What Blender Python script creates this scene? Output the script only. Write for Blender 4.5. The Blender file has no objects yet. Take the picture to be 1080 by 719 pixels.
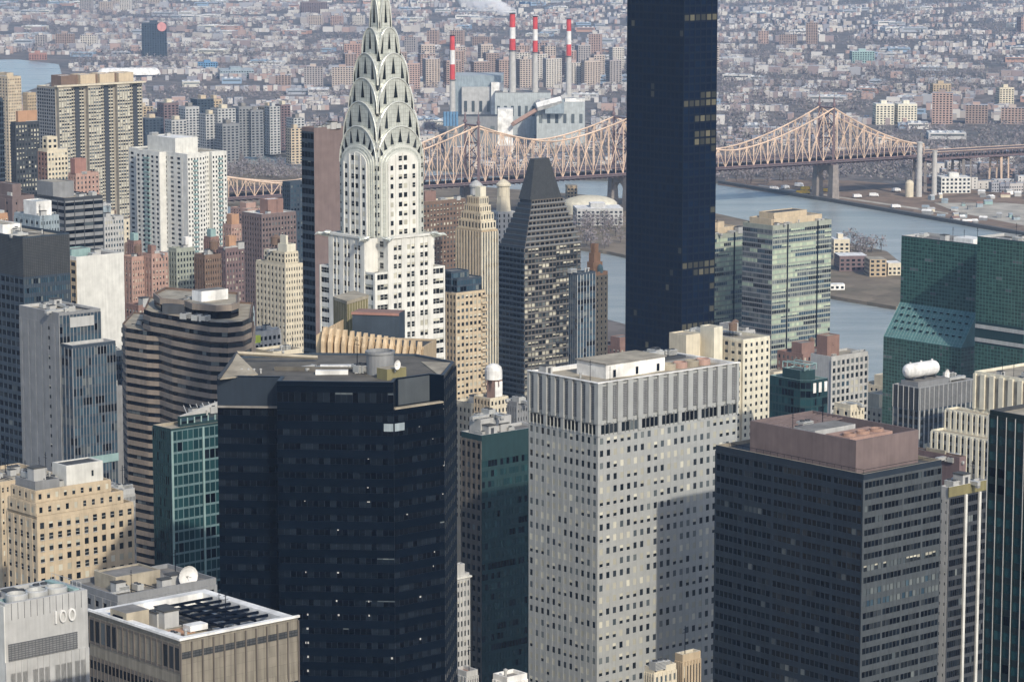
import bpy, math, random
from math import sin, cos, tan, radians as R, pi, atan2, sqrt, hypot
random.seed(7)
rnd = random.Random(11)
SC = bpy.context.scene
COL = SC.collection
# ---------------------------------------------------------------- camera
EYE = 320.0; FPX = 3200.0; TH = R(8.785)
cam = bpy.data.cameras.new('camera'); cam.sensor_width = 36; cam.lens = 36*FPX/1080
cam.clip_start = 1; cam.clip_end = 60000
co = bpy.data.objects.new('camera', cam); COL.objects.link(co)
co.location = (0, 0, EYE); co.rotation_euler = (pi/2-TH, 0, 0); SC.camera = co
# ---------------------------------------------------------------- light
SUN_EL, SUN_AZ = R(33), R(156)
w = bpy.data.worlds.new('World'); SC.world = w; w.use_nodes = True
nt = w.node_tree
sky = nt.nodes.new('ShaderNodeTexSky'); sky.sky_type = 'NISHITA'; sky.sun_disc = False
sky.sun_elevation = SUN_EL; sky.sun_rotation = SUN_AZ; sky.air_density = 1.0; sky.dust_density = 1.5; sky.ozone_density = 1.5
nt.links.new(sky.outputs[0], nt.nodes['Background'].inputs[0]); nt.nodes['Background'].inputs[1].default_value = 0.13
sl = bpy.data.lights.new('sun', 'SUN'); sl.energy = 2.75; sl.angle = R(1.2); sl.color = (1, .92, .78)
so = bpy.data.objects.new('sun', sl); COL.objects.link(so)
so.rotation_euler = (pi/2-SUN_EL, 0, pi-SUN_AZ)
so.location = (600, -900, 1500)
SC.view_settings.view_transform = 'Standard'; SC.view_settings.look = 'None'
SC.view_settings.exposure = 0.38; SC.view_settings.gamma = 1
SC.cycles.max_bounces = 5; SC.cycles.volume_bounces = 3
# ---------------------------------------------------------------- projection helpers (turn a measured point plus its distance into metres)
CT, ST = cos(TH), sin(TH)
def pt(px, py, Y):
    a = (px-540)/FPX; b = (359.5-py)/FPX
    dy = CT + b*ST; t = Y/dy
    return (a*t, Y, EYE + t*(-ST + b*CT))
def zat(py, Y): return pt(540, py, Y)[2]
def ground(px, py, z=0):
    b = (359.5-py)/FPX; t = (z-EYE)/(-ST+b*CT)
    return ((px-540)/FPX*t, t*(CT+b*ST))
def pj(x, y, z):
    d = y*CT + (EYE-z)*ST
    return 540 + FPX*x/d, 359.5 - FPX*(y*ST-(EYE-z)*CT)/d
def reach(x, y, z, dx, dy, px):
    a = (px-540)/FPX
    return (a*(y*CT+(EYE-z)*ST) - x)/(dx - a*dy*CT)
G = R(41)
RD = (cos(G), sin(G)); LD = (-sin(G), cos(G))
# ---------------------------------------------------------------- materials
M = {}
def nodes(m):
    m.use_nodes = True; n = m.node_tree.nodes; return n, m.node_tree.links, n['Principled BSDF']
def mat(name, c, rough=.8, metal=0, var=.12, scale=.25, streak=.12, spec=.3, rnd_isl=0, grid=None):
    if name in M: return M[name]
    m = bpy.data.materials.new(name); n, l, p = nodes(m)
    p.inputs['Roughness'].default_value = rough; p.inputs['Metallic'].default_value = metal
    p.inputs['Specular IOR Level'].default_value = spec
    tc = n.new('ShaderNodeTexCoord')
    n1 = n.new('ShaderNodeTexNoise'); n1.inputs['Scale'].default_value = scale; n1.inputs['Detail'].default_value = 5
    l.new(tc.outputs['Object'], n1.inputs['Vector'])
    mp = n.new('ShaderNodeMapping'); mp.inputs['Scale'].default_value = (1, 1, .06); l.new(tc.outputs['Object'], mp.inputs[0])
    n2 = n.new('ShaderNodeTexNoise'); n2.inputs['Scale'].default_value = 1.1; n2.inputs['Detail'].default_value = 3
    l.new(mp.outputs[0], n2.inputs['Vector'])
    def rng(src, lo, hi):
        r = n.new('ShaderNodeMapRange'); r.inputs[1].default_value = .3; r.inputs[2].default_value = .7
        r.inputs[3].default_value = lo; r.inputs[4].default_value = hi; l.new(src, r.inputs[0]); return r.outputs[0]
    f = n.new('ShaderNodeMath'); f.operation = 'MULTIPLY'
    l.new(rng(n1.outputs[0], 1-var, 1+var), f.inputs[0]); l.new(rng(n2.outputs[0], 1-streak, 1+streak*.5), f.inputs[1])
    out = f.outputs[0]
    if rnd_isl:
        g = n.new('ShaderNodeNewGeometry'); oi = n.new('ShaderNodeObjectInfo')
        ad = n.new('ShaderNodeMath'); ad.operation = 'ADD'; l.new(g.outputs['Random Per Island'], ad.inputs[0]); l.new(oi.outputs['Random'], ad.inputs[1])
        fr = n.new('ShaderNodeMath'); fr.operation = 'FRACT'; l.new(ad.outputs[0], fr.inputs[0])
        r = n.new('ShaderNodeMapRange'); r.inputs[3].default_value = 1-rnd_isl; r.inputs[4].default_value = 1+rnd_isl; l.new(fr.outputs[0], r.inputs[0])
        f2 = n.new('ShaderNodeMath'); f2.operation = 'MULTIPLY'; l.new(out, f2.inputs[0]); l.new(r.outputs[0], f2.inputs[1]); out = f2.outputs[0]
    if grid:
        bk = n.new('ShaderNodeTexBrick'); bk.inputs['Scale'].default_value = 1; bk.inputs['Brick Width'].default_value = grid[0]; bk.inputs['Row Height'].default_value = grid[1]
        bk.inputs['Mortar Size'].default_value = grid[2]; bk.offset = 0
        bk.inputs['Color1'].default_value = (1,1,1,1); bk.inputs['Color2'].default_value = (.86,.86,.86,1); bk.inputs['Mortar'].default_value = (.45,.45,.45,1)
        cx = n.new('ShaderNodeSeparateXYZ'); l.new(tc.outputs['Object'], cx.inputs[0])
        s = n.new('ShaderNodeMath'); s.operation = 'ADD'; l.new(cx.outputs[0], s.inputs[0]); l.new(cx.outputs[1], s.inputs[1])
        cb = n.new('ShaderNodeCombineXYZ'); l.new(s.outputs[0], cb.inputs[0]); l.new(cx.outputs[2], cb.inputs[1]); l.new(cb.outputs[0], bk.inputs['Vector'])
        f3 = n.new('ShaderNodeMath'); f3.operation = 'MULTIPLY'; l.new(out, f3.inputs[0]); l.new(bk.outputs['Color'], f3.inputs[1]); out = f3.outputs[0]
    vm = n.new('ShaderNodeVectorMath'); vm.operation = 'SCALE'; vm.inputs[0].default_value = c[:3]
    l.new(out, vm.inputs['Scale']); l.new(vm.outputs[0], p.inputs['Base Color'])
    M[name] = m; return m
def glass(name, c1, c2, rough=.12, spec=.5, metal=0):
    m = bpy.data.materials.new(name); n, l, p = nodes(m)
    g = n.new('ShaderNodeNewGeometry'); oi = n.new('ShaderNodeObjectInfo')
    ad = n.new('ShaderNodeMath'); ad.operation = 'ADD'; l.new(g.outputs['Random Per Island'], ad.inputs[0]); l.new(oi.outputs['Random'], ad.inputs[1])
    fr = n.new('ShaderNodeMath'); fr.operation = 'FRACT'; l.new(ad.outputs[0], fr.inputs[0])
    pw = n.new('ShaderNodeMath'); pw.operation = 'POWER'; pw.inputs[1].default_value = 2.2; l.new(fr.outputs[0], pw.inputs[0])
    mx = n.new('ShaderNodeMix'); mx.data_type = 'RGBA'; mx.inputs['A'].default_value = (*c1, 1); mx.inputs['B'].default_value = (*c2, 1)
    l.new(pw.outputs[0], mx.inputs['Factor']); l.new(mx.outputs['Result'], p.inputs['Base Color'])
    p.inputs['Roughness'].default_value = rough; p.inputs['Specular IOR Level'].default_value = spec; p.inputs['Metallic'].default_value = metal
    M[name] = m; return m
def multi(name, cols, rough=.85, var=.15):
    m = bpy.data.materials.new(name); n, l, p = nodes(m)
    g = n.new('ShaderNodeNewGeometry'); oi = n.new('ShaderNodeObjectInfo')
    ad = n.new('ShaderNodeMath'); ad.operation = 'ADD'; l.new(g.outputs['Random Per Island'], ad.inputs[0]); l.new(oi.outputs['Random'], ad.inputs[1])
    fr = n.new('ShaderNodeMath'); fr.operation = 'FRACT'; l.new(ad.outputs[0], fr.inputs[0])
    cr = n.new('ShaderNodeValToRGB'); cr.color_ramp.interpolation = 'CONSTANT'
    e = cr.color_ramp.elements
    while len(e) < len(cols): e.new(.5)
    for i, c in enumerate(cols): e[i].position = i/len(cols); e[i].color = (*c, 1)
    l.new(fr.outputs[0], cr.inputs[0]); l.new(cr.outputs[0], p.inputs['Base Color'])
    p.inputs['Roughness'].default_value = rough; p.inputs['Specular IOR Level'].default_value = .2
    M[name] = m; return m
glass('glass_dark', (.006,.009,.012), (.035,.042,.05), .12, .35)
glass('glass_navy', (.0005,.001,.003), (.010,.015,.022), .1, .18)
glass('glass_navy_span', (.0012,.0035,.008), (.002,.005,.011), .3, .07)
glass('glass_bronze', (.0006,.003,.014), (.002,.009,.028), .12, .06)
glass('glass_blue', (.025,.05,.075), (.06,.10,.13), .15)
glass('glass_teal', (.008,.032,.038), (.02,.065,.072), .12)
glass('glass_green', (.018,.05,.044), (.04,.095,.082), .15)
glass('glass_grey', (.06,.075,.085), (.16,.18,.18), .15)
glass('blind', (.35,.34,.28), (.62,.60,.50), .5, .4)
glass('pale_green_pane', (.28,.36,.28), (.50,.56,.40), .4, .4)  # pale green panes: bright window reflections set as glass colour
glass('blind_gold', (.03,.03,.025), (.13,.12,.08), .4, .2)
glass('sash', (.5,.5,.46), (.62,.62,.58), .5, .3)
W_ = dict(
 white=(.62,.615,.575), cream=(.58,.52,.40), beige=(.50,.41,.29), tan=(.42,.33,.22), ivory=(.66,.62,.50),
 pale_grey=(.42,.42,.41), grey=(.22,.225,.23), steel_blue=(.042,.058,.078), dark_grey=(.05,.055,.063), mauve=(.17,.12,.12),
 brick=(.24,.15,.125), red_brick=(.31,.17,.14), pink_brick=(.38,.25,.205), brown=(.17,.115,.085), orange_brick=(.42,.25,.155), terracotta=(.72,.38,.20), umber=(.125,.11,.095),
 roof_grey=(.20,.19,.175), roof_tan=(.34,.30,.23), slate_grey=(.062,.072,.080), roof_brown=(.115,.105,.088), navy_mullion=(.012,.022,.036), night_blue=(.016,.025,.038), teal_frame=(.12,.19,.20), roof_dark=(.07,.07,.068), roof_white=(.72,.71,.68), black=(.018,.018,.02),
 olive=(.20,.18,.09), teal_panel=(.015,.042,.046), maroon=(.17,.13,.125), pale_teal=(.25,.36,.35))
for k, c in W_.items(): mat(k, c, var=.30 if k.startswith('roof') else .12, scale=.18 if k.startswith('roof') else .25)
mat('steel_panel', (.37,.38,.372), .5, .1, .07, .4, .06, .5)
mat('crown_steel', (.57,.59,.54), .30, .3, .10, .6, .10, .5, grid=(.9, 1.2, .035))
mat('crown_rim', (.64,.65,.60), .32, .3, .06, .6, .05)
mat('black_metal', (.004,.007,.015), .6, 0, spec=.05)
mat('light_metal', (.5,.5,.48), .5, .3)
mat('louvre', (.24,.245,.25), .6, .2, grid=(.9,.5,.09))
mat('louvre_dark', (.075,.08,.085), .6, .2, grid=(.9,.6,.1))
# ---------------------------------------------------------------- mesh building
class MB:
    def __init__(s): s.v = []; s.f = []; s.m = []; s.mats = []
    def mi(s, m):
        if isinstance(m, str): m = M[m]
        if m not in s.mats: s.mats.append(m)
        return s.mats.index(m)
    def poly(s, pts, m):
        k = len(s.v); s.v += pts; s.f.append(tuple(range(k, k+len(pts)))); s.m.append(s.mi(m))
    def hull(s, lo, hi, m, cap=True, bot=True):          # two rings of points joined
        k = len(s.v); n = len(lo); s.v += lo + hi; i = s.mi(m)
        for a in range(n):
            b = (a+1) % n; s.f.append((k+a, k+b, k+n+b, k+n+a)); s.m.append(i)
        if cap: s.f.append(tuple(k+n+a for a in range(n))); s.m.append(i)
        if bot: s.f.append(tuple(k+n-1-a for a in range(n))); s.m.append(i)
    def box(s, x0, x1, y0, y1, z0, z1, m, top=None):
        c = [(x0,y0),(x1,y0),(x1,y1),(x0,y1)]
        if top is None: s.hull([(x,y,z0) for x,y in c], [(x,y,z1) for x,y in c], m)
        else:
            s.hull([(x,y,z0) for x,y in c], [(x,y,z1) for x,y in c], m, cap=False); s.poly([(x,y,z1) for x,y in c], top)
    def obox(s, A, ang, u0, u1, d0, d1, z0, z1, m):        # d is measured outwards, to the right of the direction
        c, n = (cos(ang), sin(ang)), (sin(ang), -cos(ang))
        q = [(A[0]+c[0]*u+n[0]*d, A[1]+c[1]*u+n[1]*d) for u, d in ((u0,d1),(u1,d1),(u1,d0),(u0,d0))]
        s.hull([(x,y,z0) for x,y in q], [(x,y,z1) for x,y in q], m)
    def tube(s, p, q, r, m, n=8, r2=None, cap=True):
        r2 = r if r2 is None else r2
        d = [q[i]-p[i] for i in range(3)]; L = sqrt(sum(t*t for t in d)) or 1; d = [t/L for t in d]
        a = (0,0,1) if abs(d[2]) < .9 else (1,0,0)
        e = [d[1]*a[2]-d[2]*a[1], d[2]*a[0]-d[0]*a[2], d[0]*a[1]-d[1]*a[0]]; k = sqrt(sum(t*t for t in e)); e = [t/k for t in e]
        g = [d[1]*e[2]-d[2]*e[1], d[2]*e[0]-d[0]*e[2], d[0]*e[1]-d[1]*e[0]]
        ring = lambda c, r: [tuple(c[i]+r*(cos(2*pi*j/n)*e[i]+sin(2*pi*j/n)*g[i]) for i in range(3)) for j in range(n)]
        s.hull(ring(p, r), ring(q, r2), m, cap, cap)
    def lathe(s, cx, cy, prof, m, n=16):
        i = s.mi(m); k = len(s.v)
        for r, z in prof: s.v += [(cx+r*cos(2*pi*j/n), cy+r*sin(2*pi*j/n), z) for j in range(n)]
        for a in range(len(prof)-1):
            for j in range(n):
                b = (j+1) % n; s.f.append((k+a*n+j, k+a*n+b, k+(a+1)*n+b, k+(a+1)*n+j)); s.m.append(i)
        t = k+(len(prof)-1)*n; s.f.append(tuple(t+j for j in range(n))); s.m.append(i)
        s.f.append(tuple(k+n-1-j for j in range(n))); s.m.append(i)
    def mesh(s, name):
        me = bpy.data.meshes.new(name); me.from_pydata(s.v, [], s.f)
        for m in s.mats: me.materials.append(m)
        me.polygons.foreach_set('material_index', s.m); me.update(); return me
    def build(s, name, parent=None, loc=(0,0,0), rz=0):
        o = bpy.data.objects.new(name, s.mesh(name)); COL.objects.link(o); o.location = loc; o.rotation_euler = (0,0,rz)
        if parent: o.parent = parent
        return o
def tag(o, label, cat, group=None, kind=None):
    if label: o['label'] = label
    if cat: o['category'] = cat
    if group: o['group'] = group
    if kind: o['kind'] = kind
    return o
def empty(name, loc, rz, label, cat, group=None):
    o = bpy.data.objects.new(name, None); COL.objects.link(o); o.location = loc; o.rotation_euler = (0,0,rz)
    o.empty_display_size = 5
    return tag(o, label, cat, group)
def setting(o): o['kind'] = 'structure'; return o
def offset(poly, d, closed=True):
    n = len(poly); out = []
    for i in range(n):
        p = poly[i]; a = poly[i-1] if (closed or i) else None; b = poly[(i+1) % n] if (closed or i < n-1) else None
        def nrm(p, q): L = hypot(q[0]-p[0], q[1]-p[1]); return ((q[1]-p[1])/L, -(q[0]-p[0])/L)
        if a is None: k = nrm(p, b); out.append((p[0]+k[0]*d, p[1]+k[1]*d)); continue
        if b is None: k = nrm(a, p); out.append((p[0]+k[0]*d, p[1]+k[1]*d)); continue
        k, j = nrm(a, p), nrm(p, b); t = 1 + k[0]*j[0] + k[1]*j[1]; t = max(t, .25)
        out.append((p[0]+(k[0]+j[0])*d/t, p[1]+(k[1]+j[1])*d/t))
    return out
# panes: look -> strips (from, to, material) of the unit pane
LOOK = dict(dark=[(0,1,'glass_dark')], sash=[(0,.46,'glass_dark'),(.46,.52,'sash'),(.52,1,'glass_dark')],
    half=[(0,.5,'glass_dark'),(.5,1,'blind')], third=[(0,.68,'glass_dark'),(.68,1,'blind')], full=[(0,1,'blind')],
    blue=[(0,1,'glass_blue')], navy=[(0,1,'glass_navy')], bronze=[(0,1,'glass_bronze')], teal=[(0,1,'glass_teal')],
    green=[(0,1,'glass_green')], grey=[(0,1,'glass_grey')], bgreen=[(0,1,'pale_green_pane')], hgreen=[(0,.5,'glass_grey'),(.5,1,'pale_green_pane')],
    gold=[(0,1,'blind_gold')], hnavy=[(0,.8,'glass_navy'),(.8,1,'glass_grey')])
PAL = dict(std=[('dark',5),('half',2),('third',2),('full',1),('grey',2)], sash=[('sash',5),('half',2),('dark',3),('third',2),('full',1)],
    navy=[('navy',80),('hnavy',1)], bronze=[('bronze',40),('gold',1)], goldb=[('bronze',9),('gold',2)], teal=[('teal',8),('navy',2)],
    green=[('green',24),('grey',1)], ung=[('bgreen',4),('hgreen',2),('grey',3),('blue',4),('dark',2)], unw=[('blue',3),('grey',4),('dark',3),('bgreen',1)],
    grey=[('grey',4),('dark',5),('blue',2),('full',1)], blue=[('blue',6),('grey',2),('navy',2)], dark=[('dark',8),('grey',1),('third',1)],
    dim=[('navy',14),('dark',6),('grey',1)], apt=[('dark',5),('full',3),('half',3),('grey',3)], white=[('full',4),('half',3),('dark',3),('grey',2)])
_pm = {}
def pane_mesh(k):
    if k not in _pm:
        b = MB()
        for a, c, m in LOOK[k]: b.poly([(-.5,0,a),(.5,0,a),(.5,0,c),(-.5,0,c)], m)
        _pm[k] = b.mesh('window')
    return _pm[k]
def sill_mesh():
    if 'sill' not in _pm: b = MB(); b.box(-.56,.56,-.26,-.01,-.09,-.005,'pale_grey'); _pm['sill'] = b.mesh('window_sill')
    return _pm['sill']
def pick(r, p):
    t = r.random()*sum(x[1] for x in p)
    for k, wt in p:
        t -= wt
        if t <= 0: return k
    return p[0][0]
CLUT = {}; SUBS = {}
_ub = {}
def unit_box(m, nm):
    if (m, nm) not in _ub: b = MB(); b.box(0,1,0,1,0,1,m); _ub[(m, nm)] = b.mesh(nm)
    return _ub[(m, nm)]
FOOT = []
class Bld:
    def __init__(s, name, label, px, py, Y, pl=None, pr=None, W=None, D=None, cat='building', group=None, rot=G, z=None):
        s.X, s.Y, zz = pt(px, py, Y); s.H = zz if z is None else z; s.rot = rot
        c, n = (cos(rot), sin(rot)), (-sin(rot), cos(rot))
        s.W = W if W else reach(s.X, Y, zz, c[0], c[1], pr); s.D = D if D else reach(s.X, Y, zz, n[0], n[1], pl)
        s.root = empty(name, (s.X, Y, 0), rot, label, cat, group)
        s.parts = {}; s.items = {}; s.panes = []; s.r = random.Random(sum(map(ord, label)))
        s.cen = (s.X + c[0]*s.W/2 + n[0]*s.D/2, s.Y + c[1]*s.W/2 + n[1]*s.D/2); FOOT.append((s.cen, max(s.W, s.D)*.62))
    def z(s, py, x=0, y=0):
        return zat(py, s.Y + x*sin(s.rot) + y*cos(s.rot))
    def xs(s, px, y=0, z=None):    # local x of a pixel column on a south plane at local y
        z = s.H if z is None else z; c, n = (cos(s.rot), sin(s.rot)), (-sin(s.rot), cos(s.rot))
        return reach(s.X+n[0]*y, s.Y+n[1]*y, z, c[0], c[1], px)
    def yw(s, px, x=0, z=None):
        z = s.H if z is None else z; c, n = (cos(s.rot), sin(s.rot)), (-sin(s.rot), cos(s.rot))
        return reach(s.X+c[0]*x, s.Y+c[1]*x, z, n[0], n[1], px)
    def p(s, part='wall'): return s.parts.setdefault(part, MB())
    def prism(s, poly, z0, z1, wall, roof='roof_grey', par=1.0, part='wall', rim=.45, rimm=None):
        mb = s.p(part); n = len(poly); i = mb.mi(wall)
        if par <= 0: mb.hull([(x,y,z0) for x,y in poly], [(x,y,z1) for x,y in poly], wall, cap=False); mb.poly([(x,y,z1) for x,y in poly], roof); return
        ins = offset(poly, -rim)
        mb.hull([(x,y,z0) for x,y in poly], [(x,y,z1) for x,y in poly], wall, cap=False)
        for a in range(n):
            b = (a+1) % n
            mb.poly([(*poly[a],z1),(*poly[b],z1),(*ins[b],z1),(*ins[a],z1)], rimm or wall)
            mb.poly([(*ins[a],z1),(*ins[b],z1),(*ins[b],z1-par),(*ins[a],z1-par)], rimm or wall)
        mb.poly([(x,y,z1-par) for x,y in ins], roof)
    def block(s, x0, x1, y0, y1, z0, z1, wall, roof='roof_grey', par=1.0, part='wall', rim=.45, rimm=None):
        s.prism([(x0,y0),(x1,y0),(x1,y1),(x0,y1)], z0, z1, wall, roof, par, part, rim, rimm)
    def face(s, A, B, z0, z1, nc, nr, fw, fh, pier, span=None, dp=.5, ds=.3, pal='std', m0=0, m1=0, mt=0, mb_=0, cols=None, rows=None, skip=0, ext=0, part='wall', sill=.5, keep=None):
        ang = atan2(B[1]-A[1], B[0]-A[0]); L = hypot(B[0]-A[0], B[1]-A[1]); span = span or pier
        if cols is None:
            q = (L-m0-m1)/nc; cols = [(m0+q*(i+.5-fw/2), m0+q*(i+.5+fw/2)) for i in range(nc)]
        if rows is None:
            q = (z1-z0-mt-mb_)/nr; rows = [(z0+mb_+q*(i+(1-fh)*sill), z0+mb_+q*(i+(1-fh)*sill+fh)) for i in range(nr)]
        w = s.p(part)
        if dp > 0:
            e = [-ext] + [t for c in cols for t in c] + [L]
            for i in range(0, len(e), 2):
                if e[i+1]-e[i] > .02: w.obox(A, ang, e[i], e[i+1], 0, dp, z0, z1, pier)
        if ds > 0:
            e = [z0] + [t for c in rows for t in c] + [z1]
            for i in range(0, len(e), 2):
                if e[i+1]-e[i] > .02: w.obox(A, ang, -min(ext,ds), L, 0, ds, e[i]+.003, e[i+1]-.003, span)
        c, n = (cos(ang), sin(ang)), (sin(ang), -cos(ang)); P = PAL[pal]
        for (za, zb) in rows:
            run = None; left = 0
            for (a, b) in cols:
                u = (a+b)/2
                if keep and not keep(u, za): continue
                if skip and s.r.random() < skip: continue
                if left <= 0: run = pick(s.r, P); left = s.r.choice((4,6,8,11)) if pal in ('ung','unw') else s.r.choice((2,3,5,6)) if pal == 'goldb' else s.r.choice((1,1,1,2,3))
                left -= 1
                s.panes.append((A[0]+c[0]*u+n[0]*.07, A[1]+c[1]*u+n[1]*.07, za, b-a, zb-za, ang, run))
    def sides(s, x0, x1, y0, y1, z0, z1, nS, nW, nr, fw, fh, pier, span=None, pal='std', palW=None, **k):
        s.face((x0,y0), (x1,y0), z0, z1, nS, nr, fw, fh, pier, span, pal=pal, ext=k.get('dp', .5), **k)
        s.face((x0,y1), (x0,y0), z0, z1, nW, nr, fw, fh, pier, span, pal=palW or pal, **k)
    def band(s, poly, z0, z1, nr, fh, m, d=.4, closed=False, part='wall'):
        mb = s.p(part); o = offset(poly, d, closed); q = (z1-z0)/nr; n = len(poly)
        for i in range(nr):
            a, b = z0+q*i, z0+q*(i+fh)
            for j in range(n if closed else n-1):
                t = (j+1) % n
                mb.poly([(*o[j],a),(*o[t],a),(*o[t],b),(*o[j],b)], m)
                mb.poly([(*o[j],b),(*o[t],b),(*poly[t],b),(*poly[j],b)], m)
                mb.poly([(*o[t],a),(*o[j],a),(*poly[j],a),(*poly[t],a)], m)
    def clutter(s, x0, x1, y0, y1, z, n, tank=0):
        if s.Y < 1350 and x1-x0 > 3 and y1-y0 > 3:
            for i in range(4):
                a, b = sorted((s.r.uniform(x0,x1), s.r.uniform(x0,x1))); c, d = sorted((s.r.uniform(y0,y1), s.r.uniform(y0,y1)))
                if b-a > .8 and d-c > .8: s.item('tar_patch', a, b, c, d, z+.004, z+.02+.012*i, s.r.choice(('roof_dark','roof_brown','roof_grey','roof_tan')))
            for i in range(3):
                if i % 2: y = s.r.uniform(y0,y1); s.item('pipe_run', x0, x1, y, y+.18, z+.2, z+.4, 'light_metal')
                else: x = s.r.uniform(x0,x1); s.item('pipe_run', x, x+.22, y0, y1, z+.45, z+.66, 'dark_grey')
        for i in range(n):
            k = s.r.choice(['air_unit','air_unit','vent_pipe','roof_hatch','antenna','duct']) if i >= tank else 'water_tank'
            o = bpy.data.objects.new(k, CLUT[k]); COL.objects.link(o); o.parent = s.root
            o.location = (s.r.uniform(x0,x1), s.r.uniform(y0,y1), z); o.rotation_euler = (0,0,s.r.choice((0,pi/2)))
            t = s.r.uniform(.7,1.3); o.scale = (t,t,t*s.r.uniform(.8,1.2)); s.subs(o, k)
    def item(s, name, x0, x1, y0, y1, z0, z1, m): s.__dict__.setdefault('items', {}).setdefault(name, []).append((x0,x1,y0,y1,z0,z1,m))
    def place(s, k, x, y, z, sc=1, rz=0):
        o = bpy.data.objects.new(k, CLUT[k]); COL.objects.link(o); o.parent = s.root; o.location = (x,y,z); o.scale = (sc,sc,sc) if not isinstance(sc, tuple) else sc
        o.rotation_euler = (0,0,rz); s.subs(o, k); return o
    def subs(s, o, k):
        if s.Y < 1250 or k == 'dish_antenna':
            for nm, me, lo in SUBS.get(k, ()): c = bpy.data.objects.new(nm, me); COL.objects.link(c); c.parent = o; c.location = lo
    def done(s, mx=100):
        for nm, L in s.__dict__.get('items', {}).items():
            L.sort(key=lambda t: -t[5])
            for x0,x1,y0,y1,z0,z1,m in L[:100]:
                o = bpy.data.objects.new(nm, unit_box(m, nm)); COL.objects.link(o); o.parent = s.root; o.location = (x0,y0,z0); o.scale = (x1-x0,y1-y0,z1-z0)
            if L[100:]:
                mb = MB()
                for t in L[100:]: mb.box(*t)
                mb.build(nm+'_rows', s.root)['kind'] = 'stuff'
        for k, mb in s.parts.items():
            if mb.f: mb.build(k, s.root)
        c, sn = cos(s.rot), sin(s.rot); L = []
        for p in s.panes:
            x, y = s.X + c*p[0]-sn*p[1], s.Y + sn*p[0]+c*p[1]; u, v = pj(x, y, p[2])
            sc = FPX/y; ar = p[3]*p[4]*sc*sc*max(.15, abs(cos(p[5]+s.rot)))
            L.append(((ar if (-5 < u < 1085 and v < 722) else 0), p))
        L.sort(key=lambda t: -t[0]-t[1][2]*1e-4)
        if L and L[0][0] < 2.2: mx = 0
        for a, (x,y,z,w,h,ang,k) in L[:mx]:
            o = bpy.data.objects.new('window', pane_mesh(k)); COL.objects.link(o); o.parent = s.root
            o.location = (x,y,z); o.rotation_euler = (0,0,ang); o.scale = (w,1,h)
            if a > 9 and s.Y < 1000 and k in ('sash','half','third'):
                c_ = bpy.data.objects.new('window_sill', sill_mesh()); COL.objects.link(c_); c_.parent = o
        if len(L) > mx:
            mb = MB()
            for a, (x,y,z,w,h,ang,k) in L[mx:]:
                cx, sy = cos(ang)*w/2, sin(ang)*w/2
                for f0, f1, m in LOOK[k]:
                    mb.poly([(x-cx,y-sy,z+h*f0),(x+cx,y+sy,z+h*f0),(x+cx,y+sy,z+h*f1),(x-cx,y-sy,z+h*f1)], m)
            mb.build('window_panes', s.root)['kind'] = 'stuff'
        return s
# rooftop kit, shared meshes (linked only as parts of buildings)
b = MB(); b.box(-1.6,1.6,-1.1,1.1,.25,1.9,'light_metal'); b.box(-1.5,-1.2,-1,1,0,.25,'dark_grey'); b.box(1.2,1.5,-1,1,0,.25,'dark_grey')
fb = MB(); fb.lathe(0,0,[(.62,0),(.62,.25),(.5,.25),(.5,.15)],'dark_grey',12); fm = fb.mesh('fan'); SUBS['air_unit'] = [('fan', fm, (-.8,0,1.901)), ('fan', fm, (.8,0,1.901))]
for i in range(5): b.box(-1.5,1.5,-1.14,-1.1,.45+i*.28,.55+i*.28,'dark_grey')
CLUT['air_unit'] = b.mesh('air_unit')
b = MB(); b.lathe(0,0,[(.35,0),(.35,1.5),(.55,1.6),(.55,1.9),(.15,2.1)],'light_metal',10); CLUT['vent_pipe'] = b.mesh('vent_pipe')
b = MB(); b.box(-1.3,1.3,-1.5,1.5,0,2.6,'pale_grey'); b.box(-1.45,1.45,-1.65,1.65,2.6,2.8,'roof_dark'); fb = MB(); fb.box(-.5,.5,-1.56,-1.5,.05,2.1,'dark_grey'); SUBS['roof_hatch'] = [('door', fb.mesh('door'), (0,0,0))]; CLUT['roof_hatch'] = b.mesh('roof_hatch')
b = MB(); b.tube((0,0,0),(0,0,7),.1,'black_metal',6); b.tube((-.8,0,5.5),(.8,0,5.5),.06,'black_metal',5); b.tube((-.5,0,6.3),(.5,0,6.3),.06,'black_metal',5); CLUT['antenna'] = b.mesh('antenna')
b = MB(); b.box(-4,4,-.5,.5,.5,1.3,'light_metal'); b.box(-4,-3.2,-.5,.5,0,.5,'grey'); b.box(3,3.8,-.5,2.6,.4,1.2,'light_metal'); CLUT['duct'] = b.mesh('duct')
b = MB()
for i in range(4):
    a = pi/4+i*pi/2; b.tube((1.6*cos(a),1.6*sin(a),0),(1.6*cos(a),1.6*sin(a),3),.15,'black_metal',5)
b.lathe(0,0,[(2.2,3),(2.25,6.6),(2.4,6.61),(.1,8)],'brown',14); CLUT['water_tank'] = b.mesh('water_tank')
b = MB(); b.lathe(0,0,[(.3,0),(.25,2)],'grey',8)
fb = MB(); b2 = [(0.05,0),(.9,.1),(1.6,.4),(2.0,.8)]; n = 16
for r, d in b2: fb.v += [(r*cos(2*pi*j/n), -.7-d*.7, 3+r*sin(2*pi*j/n)) for j in range(n)]
for a in range(3):
    for j in range(n):
        q = (j+1)%n; fb.f.append((a*n+j,a*n+q,(a+1)*n+q,(a+1)*n+j)); fb.m.append(fb.mi('roof_white'))
fb.f.append(tuple(range(n))); fb.m.append(0)
fb.tube((0,-.7,3),(0,-2.4,3),.06,'light_metal',5); b.tube((0,0,2),(0,-.8,3),.22,'light_metal',6)
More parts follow.
